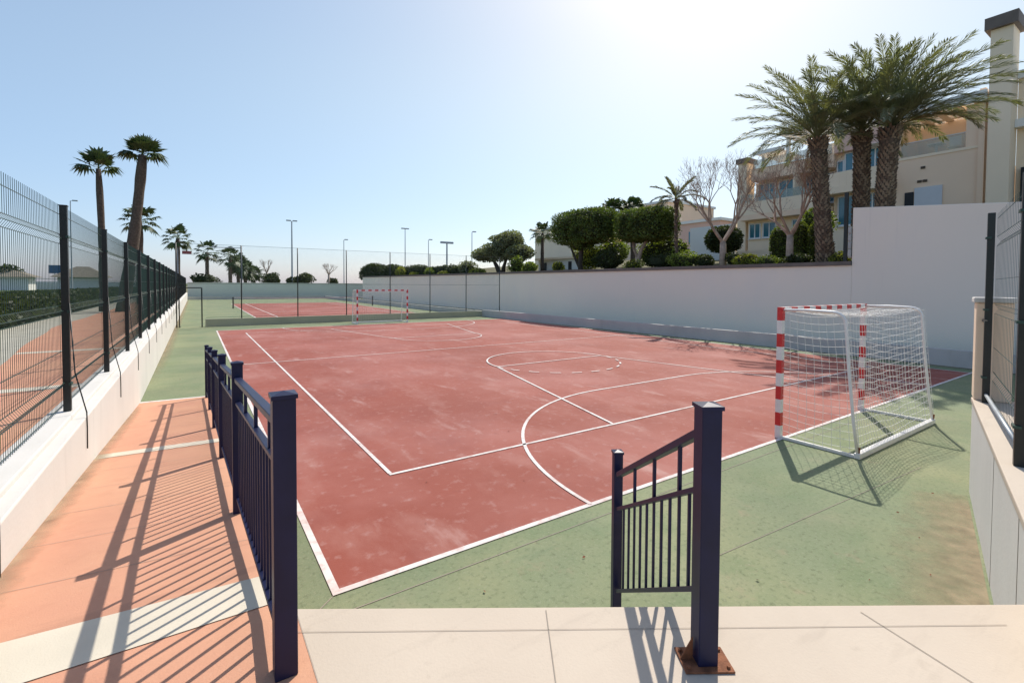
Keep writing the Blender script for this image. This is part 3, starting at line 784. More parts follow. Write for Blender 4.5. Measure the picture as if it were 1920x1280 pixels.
def blob(rng, c, r, n, k=14, lump=.25, box=1.0, shell=.55):
    """points in a lumpy ellipsoid or rounded box (box<1 -> squarer)"""
    dirs = rng.normal(size=(k, 3)); dirs /= np.linalg.norm(dirs, axis=1)[:, None]; amp = rng.uniform(-lump, lump, size=k)
    def f(n):
        D = rng.normal(size=(n, 3)); D /= np.linalg.norm(D, axis=1)[:, None]
        L = 1 + (np.exp(-8 * (1 - D @ dirs.T)) * amp).sum(1)
        if box < 1:
            p = 2 / box
            L = L / (np.abs(D) ** p).sum(1) ** (1 / p)
        rad = (shell + (1 - shell) * rng.uniform(0, 1, n) ** .5) * L * rng.uniform(.93, 1.05, n)
        return np.array(c) + D * rad[:, None] * np.array(r)
    return f(n)
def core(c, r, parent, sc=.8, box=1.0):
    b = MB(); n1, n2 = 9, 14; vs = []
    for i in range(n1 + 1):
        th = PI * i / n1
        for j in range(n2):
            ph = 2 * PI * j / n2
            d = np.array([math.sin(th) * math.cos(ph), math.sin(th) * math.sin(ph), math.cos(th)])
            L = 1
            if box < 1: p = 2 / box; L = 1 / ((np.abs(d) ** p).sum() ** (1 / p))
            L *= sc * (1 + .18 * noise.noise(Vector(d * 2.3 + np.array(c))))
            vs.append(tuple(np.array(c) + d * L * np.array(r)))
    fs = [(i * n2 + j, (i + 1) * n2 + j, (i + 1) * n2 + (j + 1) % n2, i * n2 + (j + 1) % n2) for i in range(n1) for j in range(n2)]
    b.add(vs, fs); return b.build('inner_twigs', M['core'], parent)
seedc = [100]
def crown(parent, blobs, m, size=.1, name='crown', withcore=True, aspect=1.8):
    seedc[0] += 1
    rng = np.random.default_rng(seedc[0]); Q = []
    for bl in blobs:
        c, r, n = bl[:3]; kw = bl[3] if len(bl) > 3 else {}
        P = blob(rng, c, r, n, **kw)
        Q.append(leaves(n, lambda _n, P=P: P, size, rng, aspect=aspect))
    o = quads_obj(name, np.concatenate(Q), m, parent)
    if withcore:
        for bl in blobs:
            kw = bl[3] if len(bl) > 3 else {}
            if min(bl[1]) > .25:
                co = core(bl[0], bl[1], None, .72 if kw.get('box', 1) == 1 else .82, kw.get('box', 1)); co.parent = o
    return o
def trunk(parent, pts, rad, m, name='trunk', n=8):
    b = MB(); b.tube(pts, rad, n); return b.build(name, m, parent, smooth=True)
def shrub(name, loc, r, m, label, cat='shrub', n=900, size=.09, group=None, box=1.0, lump=.3, extra=(), name2='foliage'):
    t = thing(name, loc, label, cat, group)
    bl = [((0, 0, r[2] * .95), r, n, dict(box=box, lump=lump))]
    for e in extra: bl.append((e[0], e[1], e[2], dict(lump=.3)))
    crown(t, bl, m, size, 'foliage')
    trunk(t, [(0, 0, -.1), (0, 0, r[2])], [.05, .03], M['darkbark'], 'stem', 5)
    return t

def frond_geo(rng, length, az, el, droop, nl=84, wide=.56, windx=0, lw=.030):
    """feather frond: returns quads (n,4,3)"""
    pts = []; p = np.zeros(3); e = el; ns = 14; st = length / ns; d_az = az
    for i in range(ns + 1):
        pts.append(p.copy())
        p = p + st * np.array([math.cos(e) * math.sin(d_az), math.cos(e) * math.cos(d_az), math.sin(e)])
        e -= droop / ns * (0.5 + 1.2 * i / ns)
    pts = np.array(pts); T = np.gradient(pts, axis=0); T /= np.linalg.norm(T, axis=1)[:, None]
    side = np.array([math.cos(az), -math.sin(az), 0.0])
    Q = []
    # rachis
    for i in range(ns):
        w = .035 * (1 - i / ns) + .008
        Q.append([pts[i] - side * w, pts[i] + side * w, pts[i + 1] + side * w * .8, pts[i + 1] - side * w * .8])
    for k in range(nl):
        f = .16 + .84 * (k + rng.uniform(0, .8)) / nl
        x = f * ns; i = min(ns - 1, int(x)); q = pts[i] + (pts[i + 1] - pts[i]) * (x - i); tt = T[i]
        up = np.cross(side, tt)
        ll = wide * (.38 + .62 * max(0, math.sin(min(1, f ** 1.1) * PI)) ** .55) * rng.uniform(.8, 1.1)
        for s in (-1, 1):
            dirv = tt * rng.uniform(1.0, 1.4) + side * s * rng.uniform(.45, .75) + up * rng.uniform(-.1, .5) + np.array([0, 0, -.15 * rng.uniform(0, 1)])
            dirv /= np.linalg.norm(dirv); wv = np.cross(dirv, up + rng.normal(size=3) * .4); wv /= np.linalg.norm(wv)
            m_ = q + dirv * ll * .5; tip = q + dirv * ll + np.array([0, 0, -.12 * ll])
            Q.append([q, m_ + wv * lw * .5, tip, m_ - wv * lw * .5])
    return Q
def feather_palm(name, base, top, label, nfr=42, flen=4.3, seed=1, r0=.30, r1=.27, group='date palms', wind=(0, 0), bootn=640, skew=0.0, cat='palm tree', elmin=-.1, wide=.55):
    rng = np.random.default_rng(seed)
    t = thing(name, base, label, cat, group)
    H = Vector(top) - Vector(base)
    pts = [Vector((H.x * f + .06 * math.sin(f * 5 + seed), H.y * f, H.z * f)) for f in np.linspace(0, 1, 12)]
    rad = [r0 + .08 * max(0, 1 - 6 * f) + (r1 - r0) * f + (.06 if f > .9 else 0) for f in np.linspace(0, 1, 12)]
    tk = trunk(t, pts, [x * .86 for x in rad], M['trunkp'], n=14)
    b = MB(); n = bootn; 
    for i in range(n):
        f = (i + .5) / n; a = i * 2.399963; x = f * 11; j = min(10, int(x)); p = pts[j].lerp(pts[j + 1], x - j); r = rad[j] * .84
        o = Vector((math.cos(a), math.sin(a), 0)); sd = Vector((-math.sin(a), math.cos(a), 0))
        w = .060 * rng.uniform(.8, 1.2); h = .13 * rng.uniform(.8, 1.2); out = .07 * rng.uniform(.6, 1.4) + (.05 if f > .92 else 0)
        q = p + o * r
        vs = [q - sd * w - Vector((0, 0, .02)), q + sd * w - Vector((0, 0, .02)), q + sd * w * .5 + o * out + Vector((0, 0, h)), q - sd * w * .5 + o * out + Vector((0, 0, h)), q + Vector((0, 0, h * 1.0))]
        b.cur = 0 if rng.uniform() < .6 else 1
        b.add(vs, [(0, 1, 2, 3), (1, 4, 2), (0, 3, 4), (3, 2, 4)])
    c = b.build('leaf_boots', [M['boot'], M['bootd']], t); c.parent = tk
    Q = []; Qd = []
    for i in range(nfr):
        f = (i + .5) / nfr; az = i * 2.399963 + rng.uniform(-.2, .2); el = 1.45 - (1.45 - elmin) * f ** .8 + rng.uniform(-.1, .1)
        L = flen * (.8 + .25 * math.sin(f * PI)) * rng.uniform(.88, 1.05)
        dv = np.array([math.cos(el) * math.sin(az) + wind[0] * .35, math.cos(el) * math.cos(az) + wind[1] * .35, math.sin(el)])
        az2 = math.atan2(dv[0], dv[1]); el2 = math.atan2(dv[2], math.hypot(dv[0], dv[1]))
        (Qd if f > .97 else Q).extend(frond_geo(rng, L, az2, el2, rng.uniform(.45, .95) + .35 * f, wide=wide))
    off = np.array([H.x, H.y, H.z])
    quads_obj('crown', np.array(Q) + off, M['frond'], t)
    if Qd: quads_obj('dry_frond', np.array(Qd) + off, M['dryfrond'], t)
    return t

def fan_leaf(rng, az, el, pet, rad, nb=15, dr=1.0):
    d = np.array([math.cos(el) * math.sin(az), math.cos(el) * math.cos(az), math.sin(el)]); side = np.array([math.cos(az), -math.sin(az), 0.0])
    up = np.cross(side, d); Q = []
    p0 = np.zeros(3); p1 = d * pet; w = .02
    Q.append([p0 - side * w, p0 + side * w, p1 + side * w, p1 - side * w])
    for i in range(nb):
        a = (i / (nb - 1) - .5) * R(210) + rng.uniform(-.05, .05)
        dv = d * math.cos(a) + side * math.sin(a) + up * .12; dv /= np.linalg.norm(dv)
        L = rad * (1 - .25 * abs(a) / R(105)) * rng.uniform(.9, 1.08); wv = np.cross(dv, up); wv /= np.linalg.norm(wv)
        m1 = p1 + dv * L * .55; tip = p1 + dv * L + np.array([0, 0, -1]) * L * rng.uniform(.2, .55) * dr
        ww = L * .105
        Q.append([p1, m1 + wv * ww, tip, m1 - wv * ww])
    return Q
def fan_palm(name, base, top, label, seed, r=.25, nl=34, rad=.95, pet=.9, group='fan palms beyond the left fence', elr=(1.4, -.7), broom=False, bend=0):
    rng = np.random.default_rng(seed)
    t = thing(name, base, label, 'palm tree', group)
    H = Vector(top) - Vector(base)
    pts = []
    for f in np.linspace(0, 1, 14):
        pts.append(Vector((H.x * f + bend * math.sin(f * PI), H.y * f, H.z * f)))
    rr = [r * (1.15 - .28 * f) * (1 + .12 * rng.uniform(-1, 1)) for f in np.linspace(0, 1, 14)]
    rr[-1] *= .8
    trunk(t, pts, rr, M['trunkp'], n=10)
    Q = []
    for i in range(nl):
        f = (i + .5) / nl; az = i * 2.399963 + rng.uniform(-.3, .3); el = elr[0] + (elr[1] - elr[0]) * f ** .9
        dr = 1.0
        if broom:      # upright young fans with a few old leaves hanging out to the sides
            el = 1.5 - 1.5 * f if f < .72 else .12 - .6 * (f - .72)
            dr = .4 if f < .72 else 1.4
            if f >= .72: az = PI / 2 * (1 if i % 2 else -1) + rng.uniform(-.6, .6)
        Q += fan_leaf(rng, az, el, pet * rng.uniform(.8, 1.15), rad * rng.uniform(.85, 1.15), dr=dr)
    quads_obj('crown', np.array(Q) + np.array([H.x, H.y, H.z]), M['fanleaf'], t)
    return t

# the three big date palms behind the walls
feather_palm('date_palm', (21.6, 5.61, 3.2), (21.6, 6.1, 8.75), 'leftmost of the three big date palms, its trunk standing on the garden edge', seed=3, elmin=.2, nfr=46, flen=3.9, r0=.33, r1=.30)
feather_palm('date_palm', (23.3, 5.02, 3.4), (23.3, 5.05, 9.05), 'middle of the three big date palms, hidden at its foot by the tall wall', seed=11, elmin=.42, nfr=46, flen=3.7, r0=.34, r1=.31)
feather_palm('date_palm', (22.5, 3.98, 3.3), (22.5, 3.78, 8.75), 'rightmost of the three big date palms, its fronds sweeping towards the chimney', seed=8, elmin=.32, nfr=60, flen=3.95, r0=.36, r1=.33, wind=(.3, -.75))
feather_palm('slender_palm', (22.2, 13.6, 3.2), (22.2, 13.75, 7.35), 'slender young palm with a thin pale trunk right of the clipped ficus trees', seed=21, nfr=16, flen=1.6, r0=.09, r1=.08, group=None, bootn=60, wide=.32)
fan_palm('garden_palm', (28, 24.35, 3.9), (28, 24.35, 8.4), 'dark palm rising behind the clipped trees, left one of the pair', 31, r=.2, nl=30, rad=.75, pet=.8, group=None, elr=(1.4, -.3))
fan_palm('garden_palm', (30, 23.9, 4.0), (30, 23.9, 8.7), 'dark palm rising behind the clipped trees, right one of the pair', 32, r=.2, nl=30, rad=.75, pet=.8, group=None, elr=(1.4, -.3))
fan_palm('garden_palm', (26, 31.3, 3.7), (26, 31.3, 7.2), 'small palm at the left edge of the first clipped ficus', 33, r=.16, nl=22, rad=.65, pet=.7, group=None, elr=(1.3, -.7))

# clipped ficus trees
t = thing('clipped_ficus', (22.8, 22.4, 3.25), 'left of the two block-clipped ficus trees, with a dark short trunk', 'tree', 'block-clipped ficus trees')
trunk(t, [(0, 0, 0), (0, .15, .7), (.1, .1, 1.8), (0, .1, 3)], [.22, .17, .16, .1], M['darkbark'])
trunk(t, [(0, .1, .3), (0, .6, 1.0), (0, 1.2, 2.0)], [.12, .1, .06], M['darkbark'], 'limb')
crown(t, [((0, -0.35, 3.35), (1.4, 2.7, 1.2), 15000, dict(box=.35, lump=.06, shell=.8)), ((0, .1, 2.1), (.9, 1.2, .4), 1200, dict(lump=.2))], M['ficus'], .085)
t = thing('clipped_ficus', (22.8, 16.9, 3.25), 'right of the two block-clipped ficus trees, with a forked pale trunk', 'tree', 'block-clipped ficus trees')
trunk(t, [(0, .2, 0), (0, .1, .8), (0, -.1, 1.4), (0, -.7, 2.2)], [.17, .14, .12, .08], M['bark'])
trunk(t, [(0, .1, .8), (0, .5, 1.5), (0, .6, 2.2)], [.10, .08, .06], M['bark'], 'limb')
trunk(t, [(0, -.1, 1.3), (.2, -.3, 1.8), (.3, .1, 2.4)], [.08, .07, .05], M['bark'], 'limb')
crown(t, [((0, -.45, 2.95), (1.3, 1.85, 1.02), 13000, dict(box=.35, lump=.06, shell=.8))], M['ficus'], .08)
# olive
t = thing('olive_tree', (23, 33.4, 3.35), 'spreading grey-green olive tree with a dark forked trunk', 'tree')
trunk(t, [(0, 0, 0), (0, -.15, .7), (0, -.7, 1.6)], [.24, .18, .1], M['darkbark']); trunk(t, [(0, .5, 0), (0, 1.1, .8), (0, 2, 1.7)], [.24, .2, .1], M['darkbark'], 'limb')
crown(t, [((0, .4, 2.2), (1.9, 2.2, .95), 5200), ((0, -1.0, 3.0), (1.4, 1.7, .95), 3600), ((-.3, 2.6, 1.9), (1.4, 1.5, .7), 2600), ((0, -2.8, 1.9), (1.3, 1.4, .7), 2400), ((.2, .3, 3.35), (1.2, 1.3, .5), 1800)], M['olive'], .10)

# bare trees
def bare_tree(name, base, label, seed, h=5.0, r=.16, spread=.55, levels=6, m='bark', lean=(0, 0), group=None, trunkh=1.4, cut=1.0):
    rng = random.Random(seed); t = thing(name, base, label, 'tree', group)
    bt = MB(); bb = MB()
    def grow(p, d, L, rr, lv):
        pts = [p]; q = p.copy(); dd = d.copy(); n = 3
        for i in range(n):
            dd = (dd + Vector((rng.uniform(-.16, .16), rng.uniform(-.16, .16), rng.uniform(-.02, .14)))).normalized(); q = q + dd * L / n; pts.append(q)
        r2 = rr * .66
        bb.tube(pts, [rr + (r2 - rr) * k / n for k in range(n + 1)], 5 if lv > 2 else 3, cap=False)
        if lv == 0: return
        k = 2 if rng.random() < .45 else 3
        a0 = rng.uniform(0, 2 * PI)
        for i in range(k):
            a = a0 + 2 * PI * i / k + rng.uniform(-.4, .4); sp = spread * rng.uniform(.55, 1.15)
            s1 = dd.orthogonal().normalized(); s2 = dd.cross(s1)
            nd = (dd * math.cos(sp) + (s1 * math.cos(a) + s2 * math.sin(a)) * math.sin(sp) + Vector((0, 0, .16))).normalized()
            grow(pts[-1], nd, L * rng.uniform(.62, .86) * cut, max(.006, r2 * rng.uniform(.75, .95)), lv - 1)
        if lv < 4 and rng.random() < .7:
            s = dd.orthogonal().normalized(); grow(pts[1], (dd * .6 + s * rng.choice((-1, 1)) * .8).normalized(), L * .5, max(.005, rr * .4), max(0, lv - 2))
    top = Vector((lean[0], lean[1], trunkh))
    bt.tube([(0, 0, -.1), (lean[0] * .3, lean[1] * .3, trunkh * .5), top], [r * 1.15, r, r * .85], 8); bt.build('trunk', M['bark'], t, smooth=True)
    k = 4; a0 = rng.uniform(0, 6)
    for i in range(k):
        a = a0 + 2 * PI * i / k
        grow(top - Vector((0, 0, .08)), Vector((math.cos(a) * .62, math.sin(a) * .62, .8)).normalized(), h * .27, r * .52, levels)
    bb.build('branches', M[m], t)
    return t
bare_tree('bare_tree', (22, 10.66, 3.2), 'larger bare branching tree left of the apartment building', 4, h=4.9, r=.17, trunkh=1.5, levels=6, m='bark', group='bare trees on the garden edge')
bare_tree('bare_tree', (22, 7.33, 3.2), 'smaller bare reddish tree in front of the building balconies', 9, h=4.1, r=.16, trunkh=1.55, levels=6, m='bark_red', spread=.62, group='bare trees on the garden edge')
bare_tree('pollarded_tree', (10.1, 97.6, .5), 'thin bare tree beyond the end wall, left of the tallest lamp post', 14, h=3.6, r=.2, trunkh=4.0, levels=3, spread=.5, lean=(.4, -.3))
bare_tree('pollarded_tree', (19.16, 79.4 + 6, .5), 'bare Y-shaped tree beyond the end wall, near the far goal', 18, h=3.0, r=.2, trunkh=3.6, levels=3, spread=.6)

# hedges and shrubs along the coping
t = thing('dark_hedge', (21.7, 63, 3.3), 'dense dark hedge at the far end of the retaining wall', 'hedge')
crown(t, [((0, 5, .9), (.8, 5.2, 1.15), 5200, dict(box=.6, lump=.3)), ((0, -3.5, .7), (.8, 4.8, .95), 3800, dict(box=.6, lump=.3))], M['dbush'], .16)
t = thing('low_hedge', (21.9, 45.5, 3.3), 'low dark hedge running behind the yellow shrubs on the wall', 'hedge')
crown(t, [((0, 6, .6), (.6, 4, .75), 2600, dict(box=.6)), ((0, -1, .5), (.6, 4.2, .65), 2600, dict(box=.6)), ((0, -6, .45), (.6, 2.5, .6), 1500, dict(box=.6))], M['dbush'], .13)
def sh(Y, X, r, m, label, n=900, size=.09, cat='shrub', **k):
    return shrub('shrub', (X, Y, G(X) + .08), r, M[m], label, cat, n, size, **k)
sh(55.0, 21.2, (.5, 1.7, .65), 'ybush', 'yellow-green shrub at the right end of the dark far hedge', 1300, .11)
sh(50.5, 21.2, (.45, 1.2, .32), 'ybush', 'low yellow flowering shrub on the wall above the far goal', 700, .10)
sh(46.0, 21.3, (.45, 1.4, .5), 'bush', 'pale green shrub on the wall in the middle of the low hedge', 900, .10)
sh(42.5, 21.2, (.4, 1.3, .28), 'ybush', 'flat yellowish shrub right of the pale green shrub', 600, .10)
sh(38.3, 21.9, (.9, 1.0, .75), 'olive', 'small round grey-green olive bush left of the big olive', 1500, .09, cat='bush')
sh(35.3, 21.4, (.5, 1.3, .35), 'ybush', 'low yellow-green shrub at the foot of the olive trunk', 800, .09)
sh(29.4, 21.8, (.6, .8, .75), 'bush', 'bright green shrub between the olive and the white pavilion', 1100, .09)
sh(27.2, 21.6, (.6, .9, .5), 'bush', 'spiky light green shrub in front of the white pavilion', 900, .10)
sh(23.6, 21.6, (.5, .6, .45), 'ybush', 'small yellow-green shrub left of the dark ficus trunk', 600, .08)
sh(24.2, 25.2, (1.0, 1.7, 1.0), 'ybush', 'broad yellow-green bush behind the dark ficus trunk', 2400, .10, cat='bush')
sh(21.2, 24.8, (1.1, 1.5, 1.15), 'bush', 'tall leafy bush between the two clipped ficus trees', 2400, .10, cat='bush')
sh(19.4, 22.6, (.8, 1.5, .75), 'dbush', 'dark bush beneath the gap between the clipped ficus trees', 1800, .09, cat='bush')
sh(16.8, 25, (1.0, 1.9, .95), 'bush', 'clipped rounded bush behind the forked pale trunk', 2600, .09, cat='bush', box=.6, lump=.1)
sh(15.0, 22.6, (.7, 1.4, .5), 'dbush', 'low dark bush at the foot of the slender palm', 1500, .08, cat='bush')
sh(16.3, 21.5, (.4, .7, .33), 'ybush', 'little bright shrub right of the forked pale trunk', 600, .07)
sh(12.85, 21.8, (.6, .95, .5), 'bush', 'bright green shrub right of the slender palm', 1500, .07)
sh(11.7, 22.0, (.5, .6, .38), 'dbush', 'small brownish bush left of the larger bare tree', 800, .07)
sh(9.9, 21.9, (.5, .55, .42), 'dbush', 'dark bush just right of the larger bare tree', 800, .07)
sh(9.1, 21.6, (.4, .75, .34), 'ybush', 'lime green ground shrub between the bare trees', 1300, .06)
sh(8.2, 21.5, (.4, .6, .26), 'bush', 'low leafy shrub left of the smaller bare tree', 900, .06)
sh(6.9, 21.9, (.5, .7, .3), 'dbush', 'dark low shrub between the smaller bare tree and the date palm', 900, .06)
sh(5.0, 21.4, (.35, .45, .3), 'ybush', 'tuft of green plants between the date palm and the black post', 500, .06)
def topiary(name, loc, r, label, m='cone', n=2600):
    t = thing(name, loc, label, 'topiary', 'clipped cypress cones'); crown(t, [((0, 0, r[2] * .98), r, n, dict(box=.7, lump=.04, shell=.85))], M[m], .055); return t
topiary('topiary', (25, 9.28, 3.6), (.5, .45, .98), 'small dark green clipped cone below the ground floor windows')
topiary('topiary', (23.6, 7.62, 3.4), (.42, .36, 1.06), 'left one of the two clipped columns beside the date palm')
topiary('topiary', (23.6, 6.85, 3.4), (.42, .36, 1.06), 'right one of the two clipped columns beside the date palm')
t = thing('round_topiary', (28, 14.4, 3.9), 'dark dome-shaped clipped bush in front of the white wall', 'topiary')
crown(t, [((0, 0, 1.5), (1, 1.15, .9), 3000, dict(box=.8, lump=.05, shell=.85))], M['dbush'], .09)
trunk(t, [(0, 0, 0), (0, 0, 1.2)], .1, M['darkbark'])
# little tree in front of the building's ground floor
t = thing('young_tree', (26.5, 8.2, 3.7), 'young green tree at the foot of the balconies', 'tree')
crown(t, [((0, 0, 2.2), (.7, .8, .7), 1500, dict(lump=.35))], M['bush'], .09); trunk(t, [(0, 0, 0), (0, 0, 2.2)], [.06, .03], M['bark'])

# ------------------------------------------------------------------ apartment building
t = thing('apartment_building', (33, 6, 4.3), 'cream and peach terraced apartment building with pergolas, balconies and a tall chimney', 'building')
def bpart(name, boxes, m, parent=t, bevel=0):
    b = MB()
    for q in boxes: b.box(*q)
    o = b.build(name, m, bevel=bevel)
    if parent is t: reparent(o, t)
    else: o.parent = parent
    return o
bpart('wall', [(33, 41, 3.25, 6.85, 3.9, 9.62)], M['peach'])
bpart('terrace_floor', [(32.96, 41, 3.25, 6.87, 9.622, 9.76)], M['cream'])
bpart('wall', [(35.6, 41, 3.6, 6.85, 9.762, 11.95), (33.2, 35.6, 6.6, 6.85, 9.762, 11.95), (33.0, 35.598, 3.36, 3.85, 9.762, 11.95)], M['peach'])
fr = []
for y in (3.4, 4.25, 5.1, 5.95, 6.8): fr.append((32.75, 36.4, y - .17, y + .17, 11.97, 12.2))
for x in (32.75, 33.9, 35.0, 36.1): fr.append((x, x + .3, 3.1, 7.0, 11.975, 12.195))
pg = bpart('pergola_roof', fr, M['cream'])
bpart('fascia', [(32.60, 32.74, 3.0, 7.1, 11.9, 12.45)], M['bwhite'])
gl = bpart('glass_balustrade', [(33.05, 33.07, 3.86, 6.6, 9.76, 10.55)], M['gglass'])
bpart('balustrade_rail', [(33.03, 33.09, 3.86, 6.6, 10.552, 10.59)], M['frame'], gl)
bpart('outdoor_chair', [(33.8, 34.3, 4.3, 4.8, 10.1, 10.15), (34.25, 34.3, 4.3, 4.8, 10.15, 10.75)], M['bwhite'])
bpart('outdoor_table', [(33.9, 34.6, 5.0, 5.7, 10.45, 10.5), (34.2, 34.3, 5.3, 5.4, 9.77, 10.45)], M['bwhite'])
bpart('column', [(32.85, 33.3, 3.1, 3.34, 3.9, 12.6)], M['peach'])
ch = bpart('chimney', [(32.6, 33.9, 2.14, 2.95, 3.9, 15.3)], M['cream'])
bpart('chimney_cap', [(32.4, 34.1, 1.95, 3.15, 15.302, 15.9)], M['coping'], ch)
bpart('wall', [(33.9, 44, -9, 2.13, 3.9, 12.9)], M['cream'])
bpart('cornice', [(33.7, 44.2, -9, 2.13, 12.902, 13.3), (33.4, 33.89, -9, 2.13, 10.4, 10.8)], M['bwhite'])
bpart('wall_recess', [(33.1, 34.5, 2.96, 3.098, 3.9, 12.4)], M['peach'])
o = bpart('side_window', [(33.6, 33.89, 1.2, 1.9, 6.2, 8.4)], M['darkin'])
bpart('service_panel', [(32.93, 32.99, 4.72, 5.92, 6.4, 7.95)], M['panel'])
bpart('service_door', [(32.94, 32.99, 5.96, 6.36, 6.4, 7.75)], M['darkin'])
for (y, z) in ((5.58, 9.05), (5.72, 8.3), (5.48, 8.3)):
    b = MB()
    for k in range(3): b.box(32.96, 33.0, y - .1, y + .1, z - .07 + k * .05, z - .04 + k * .05)
    reparent(b.build('wall_vent', M['darkin']), t)
# middle section
bpart('wall', [(33.15, 41, 6.86, 10.05, 3.9, 8.15), (33.3, 41, 6.86, 10.05, 8.56, 9.5)], M['cream'])
bpart('wall', [(33.0, 41, 6.86, 10.05, 10.85, 12.25)], M['pink'])
bpart('wall_infill', [(33.5, 41, 6.86, 10.06, 9.502, 10.848)], M['cream'])
bpart('balcony_slab', [(32.2, 33.6, 6.9, 10.3, 8.152, 8.558)], M['cream'])
b = MB(); pts = [(32.25 + .5 * abs(k / 8 - .5) ** 2 * 4 * .6, 7.0 + 3.2 * k / 8) for k in range(9)]
for i in range(8): b.beam((pts[i][0], pts[i][1], 9.0), (pts[i + 1][0], pts[i + 1][1], 9.0), .12, .9)
reparent(b.build('balcony_parapet', M['cream']), t)
bpart('roof_terrace', [(33.6, 39, 6.9, 10, 12.252, 12.9)], M['bwhite'])
bpart('roof_canopy', [(32.9, 39, 6.9, 10.9, 12.95, 13.12)], M['bwhite'])
def window(y0, y1, z0, z1, x=33.0, panes=2, gm='bglass'):
    f = MB(); fw = .07
    f.box(x - .05, x + .04, y0, y1, z0, z0 + fw); f.box(x - .05, x + .04, y0, y1, z1 - fw, z1)
    for k in range(panes + 1):
        y = y0 + (y1 - y0 - fw) * k / panes; f.box(x - .048, x + .038, y, y + fw, z0 + fw, z1 - fw)
    w = f.build('window', M['frame']); reparent(w, t)
    g = MB(); g.box(x - .01, x + .01, y0 + fw, y1 - fw, z0 + fw, z1 - fw); p = g.build('pane', M[gm]); p.parent = w
    s = MB(); s.box(x - .12, x - .052, y0 - .05, y1 + .05, z0 - .06, z0 - .002); p = s.build('sill', M['bwhite']); p.parent = w
window(8.65, 9.6, 9.52, 10.82, 33.42); window(7.55, 8.4, 9.52, 10.82, 33.42); window(9.62, 10.03, 9.52, 10.4, 33.42, 1)
window(7.5, 8.4, 6.9, 8.05, 33.1); window(8.8, 9.8, 6.2, 8.05, 33.1)
# left section
bpart('wall', [(33.2, 41, 10.06, 15.7, 3.9, 7.13)], M['cream'])
bpart('balcony_slab', [(32.3, 41, 10.1, 15.9, 7.132, 7.5)], M['peach'])
bpart('balcony_parapet', [(32.3, 32.42, 10.1, 15.9, 7.502, 8.4), (32.42, 34, 15.78, 15.9, 7.502, 8.4)], M['cream'])
bpart('wall_infill', [(34, 41, 10.07, 15.6, 7.502, 10.0)], M['cream'])
for (a, c) in ((10.3, 12.1), (12.3, 13.9), (14.1, 15.4)): window(a, c, 7.9, 9.9, 33.92, 3)
bpart('wall', [(33.0, 41, 10.06, 15.4, 10.002, 10.85)], M['peach'])
bpart('rear_wall', [(37, 41, 10.07, 13.0, 10.852, 12.6)], M['bwhite'])
for (y, z) in ((14.65, 11.85), (12.95, 12.65), (11.0, 12.95)):
    bpart('pergola_column', [(33.1, 33.3, y - .1, y + .1, 10.852, z)], M['bwhite'])
fr = []
for k in range(9): fr.append((32.6, 37.2, 10.75 + k * .3, 10.85 + k * .3, 12.72, 12.9))
fr += [(32.6, 32.74, 10.7, 13.3, 12.70, 13.1), (36.8, 36.94, 10.7, 13.3, 12.7, 12.92)]
bpart('pergola_roof', fr, M['bwhite'])
fr = []
for k in range(8): fr.append((32.8, 36.2, 13.35 + k * .22, 13.43 + k * .22, 11.8, 11.93))
fr += [(32.7, 32.82, 13.3, 15.2, 11.78, 12.03), (36.1, 36.22, 13.3, 15.2, 11.78, 11.95)]
bpart('pergola_roof', fr, M['bwhite'])
bpart('glass_balustrade', [(33.05, 33.07, 10.2, 15.3, 10.86, 11.5)], M['gglass'])
bpart('glass_balustrade', [(32.34, 32.36, 10.2, 15.8, 8.402, 8.95)], M['gglass'])
bpart('balcony_divider', [(32.45, 33.9, 12.15, 12.25, 7.502, 9.99)], M['cream'])
bpart('rain_pipe', [(32.93, 32.99, 6.92, 6.98, 4.2, 10.8)], M['bwhite'])
bpart('parapet_cap', [(32.94, 33.2, 6.86, 10.1, 12.252, 12.32)], M['bwhite'])
bpart('parapet_cap', [(32.94, 33.2, 10.1, 15.5, 10.852, 10.858)], M['bwhite'])
bpart('awning', [(32.5, 33.4, 7.3, 8.5, 10.83, 10.845)], M['bwhite'])
window(14.75, 15.6, 5.85, 6.95, 33.18, 2); window(13.65, 14.6, 5.85, 6.95, 33.18, 2)
window(10.9, 12.6, 5.3, 6.95, 33.18, 2)
ch = bpart('chimney', [(33.1, 34.2, 15.85, 16.5, 3.9, 11.5)], M['cream'])
bpart('chimney_cap', [(32.98, 34.32, 15.7, 16.65, 11.502, 11.85)], M['coping'], ch)
b = MB(); b.box(33, 33.3, 16.6, 20.5, 3.9, 7.1)
tag(b.build('garden_wall', M['bwhite']), 'bright white wall left of the apartment building behind the bare tree', 'wall')
b = MB(); b.box(30.2, 30.45, 9.2, 16, 3.6, 4.75)
tag(b.build('plinth_wall', M['cream']), 'low cream wall in front of the ground floor windows', 'wall')
# houses further along
def house(name, x0, x1, y0, y1, z0, z1, m, label, wins=(), group=None, roof=True):
    tt = thing(name, (x0, (y0 + y1) / 2, z0), label, 'building', group)
    b = MB(); b.box(x0, x1, y0, y1, z0, z1); reparent(b.build('wall', M[m]), tt)
    b = MB(); b.box(x0 - .2, x1 + .2, y0 - .2, y1 + .2, z1 + .002, z1 + .3); reparent(b.build('roof', M['bwhite']), tt)
    for (a, c, e, g) in wins:
        b = MB(); b.box(x0 - .06, x0 - .001, a, c, e, g); reparent(b.build('window', M['bglass']), tt)
    return tt
house('townhouse', 45, 54, 25.5, 30.5, 3.5, 9.3, 'pink', 'pinkish house seen between the slender palm and the bare tree', [(26.3, 27.2, 7.0, 8.4), (28.3, 29.2, 7.0, 8.4)])
house('townhouse', 48, 58, 46, 62, 3.5, 11.6, 'cream', 'cream block partly hidden behind the left clipped ficus', [])
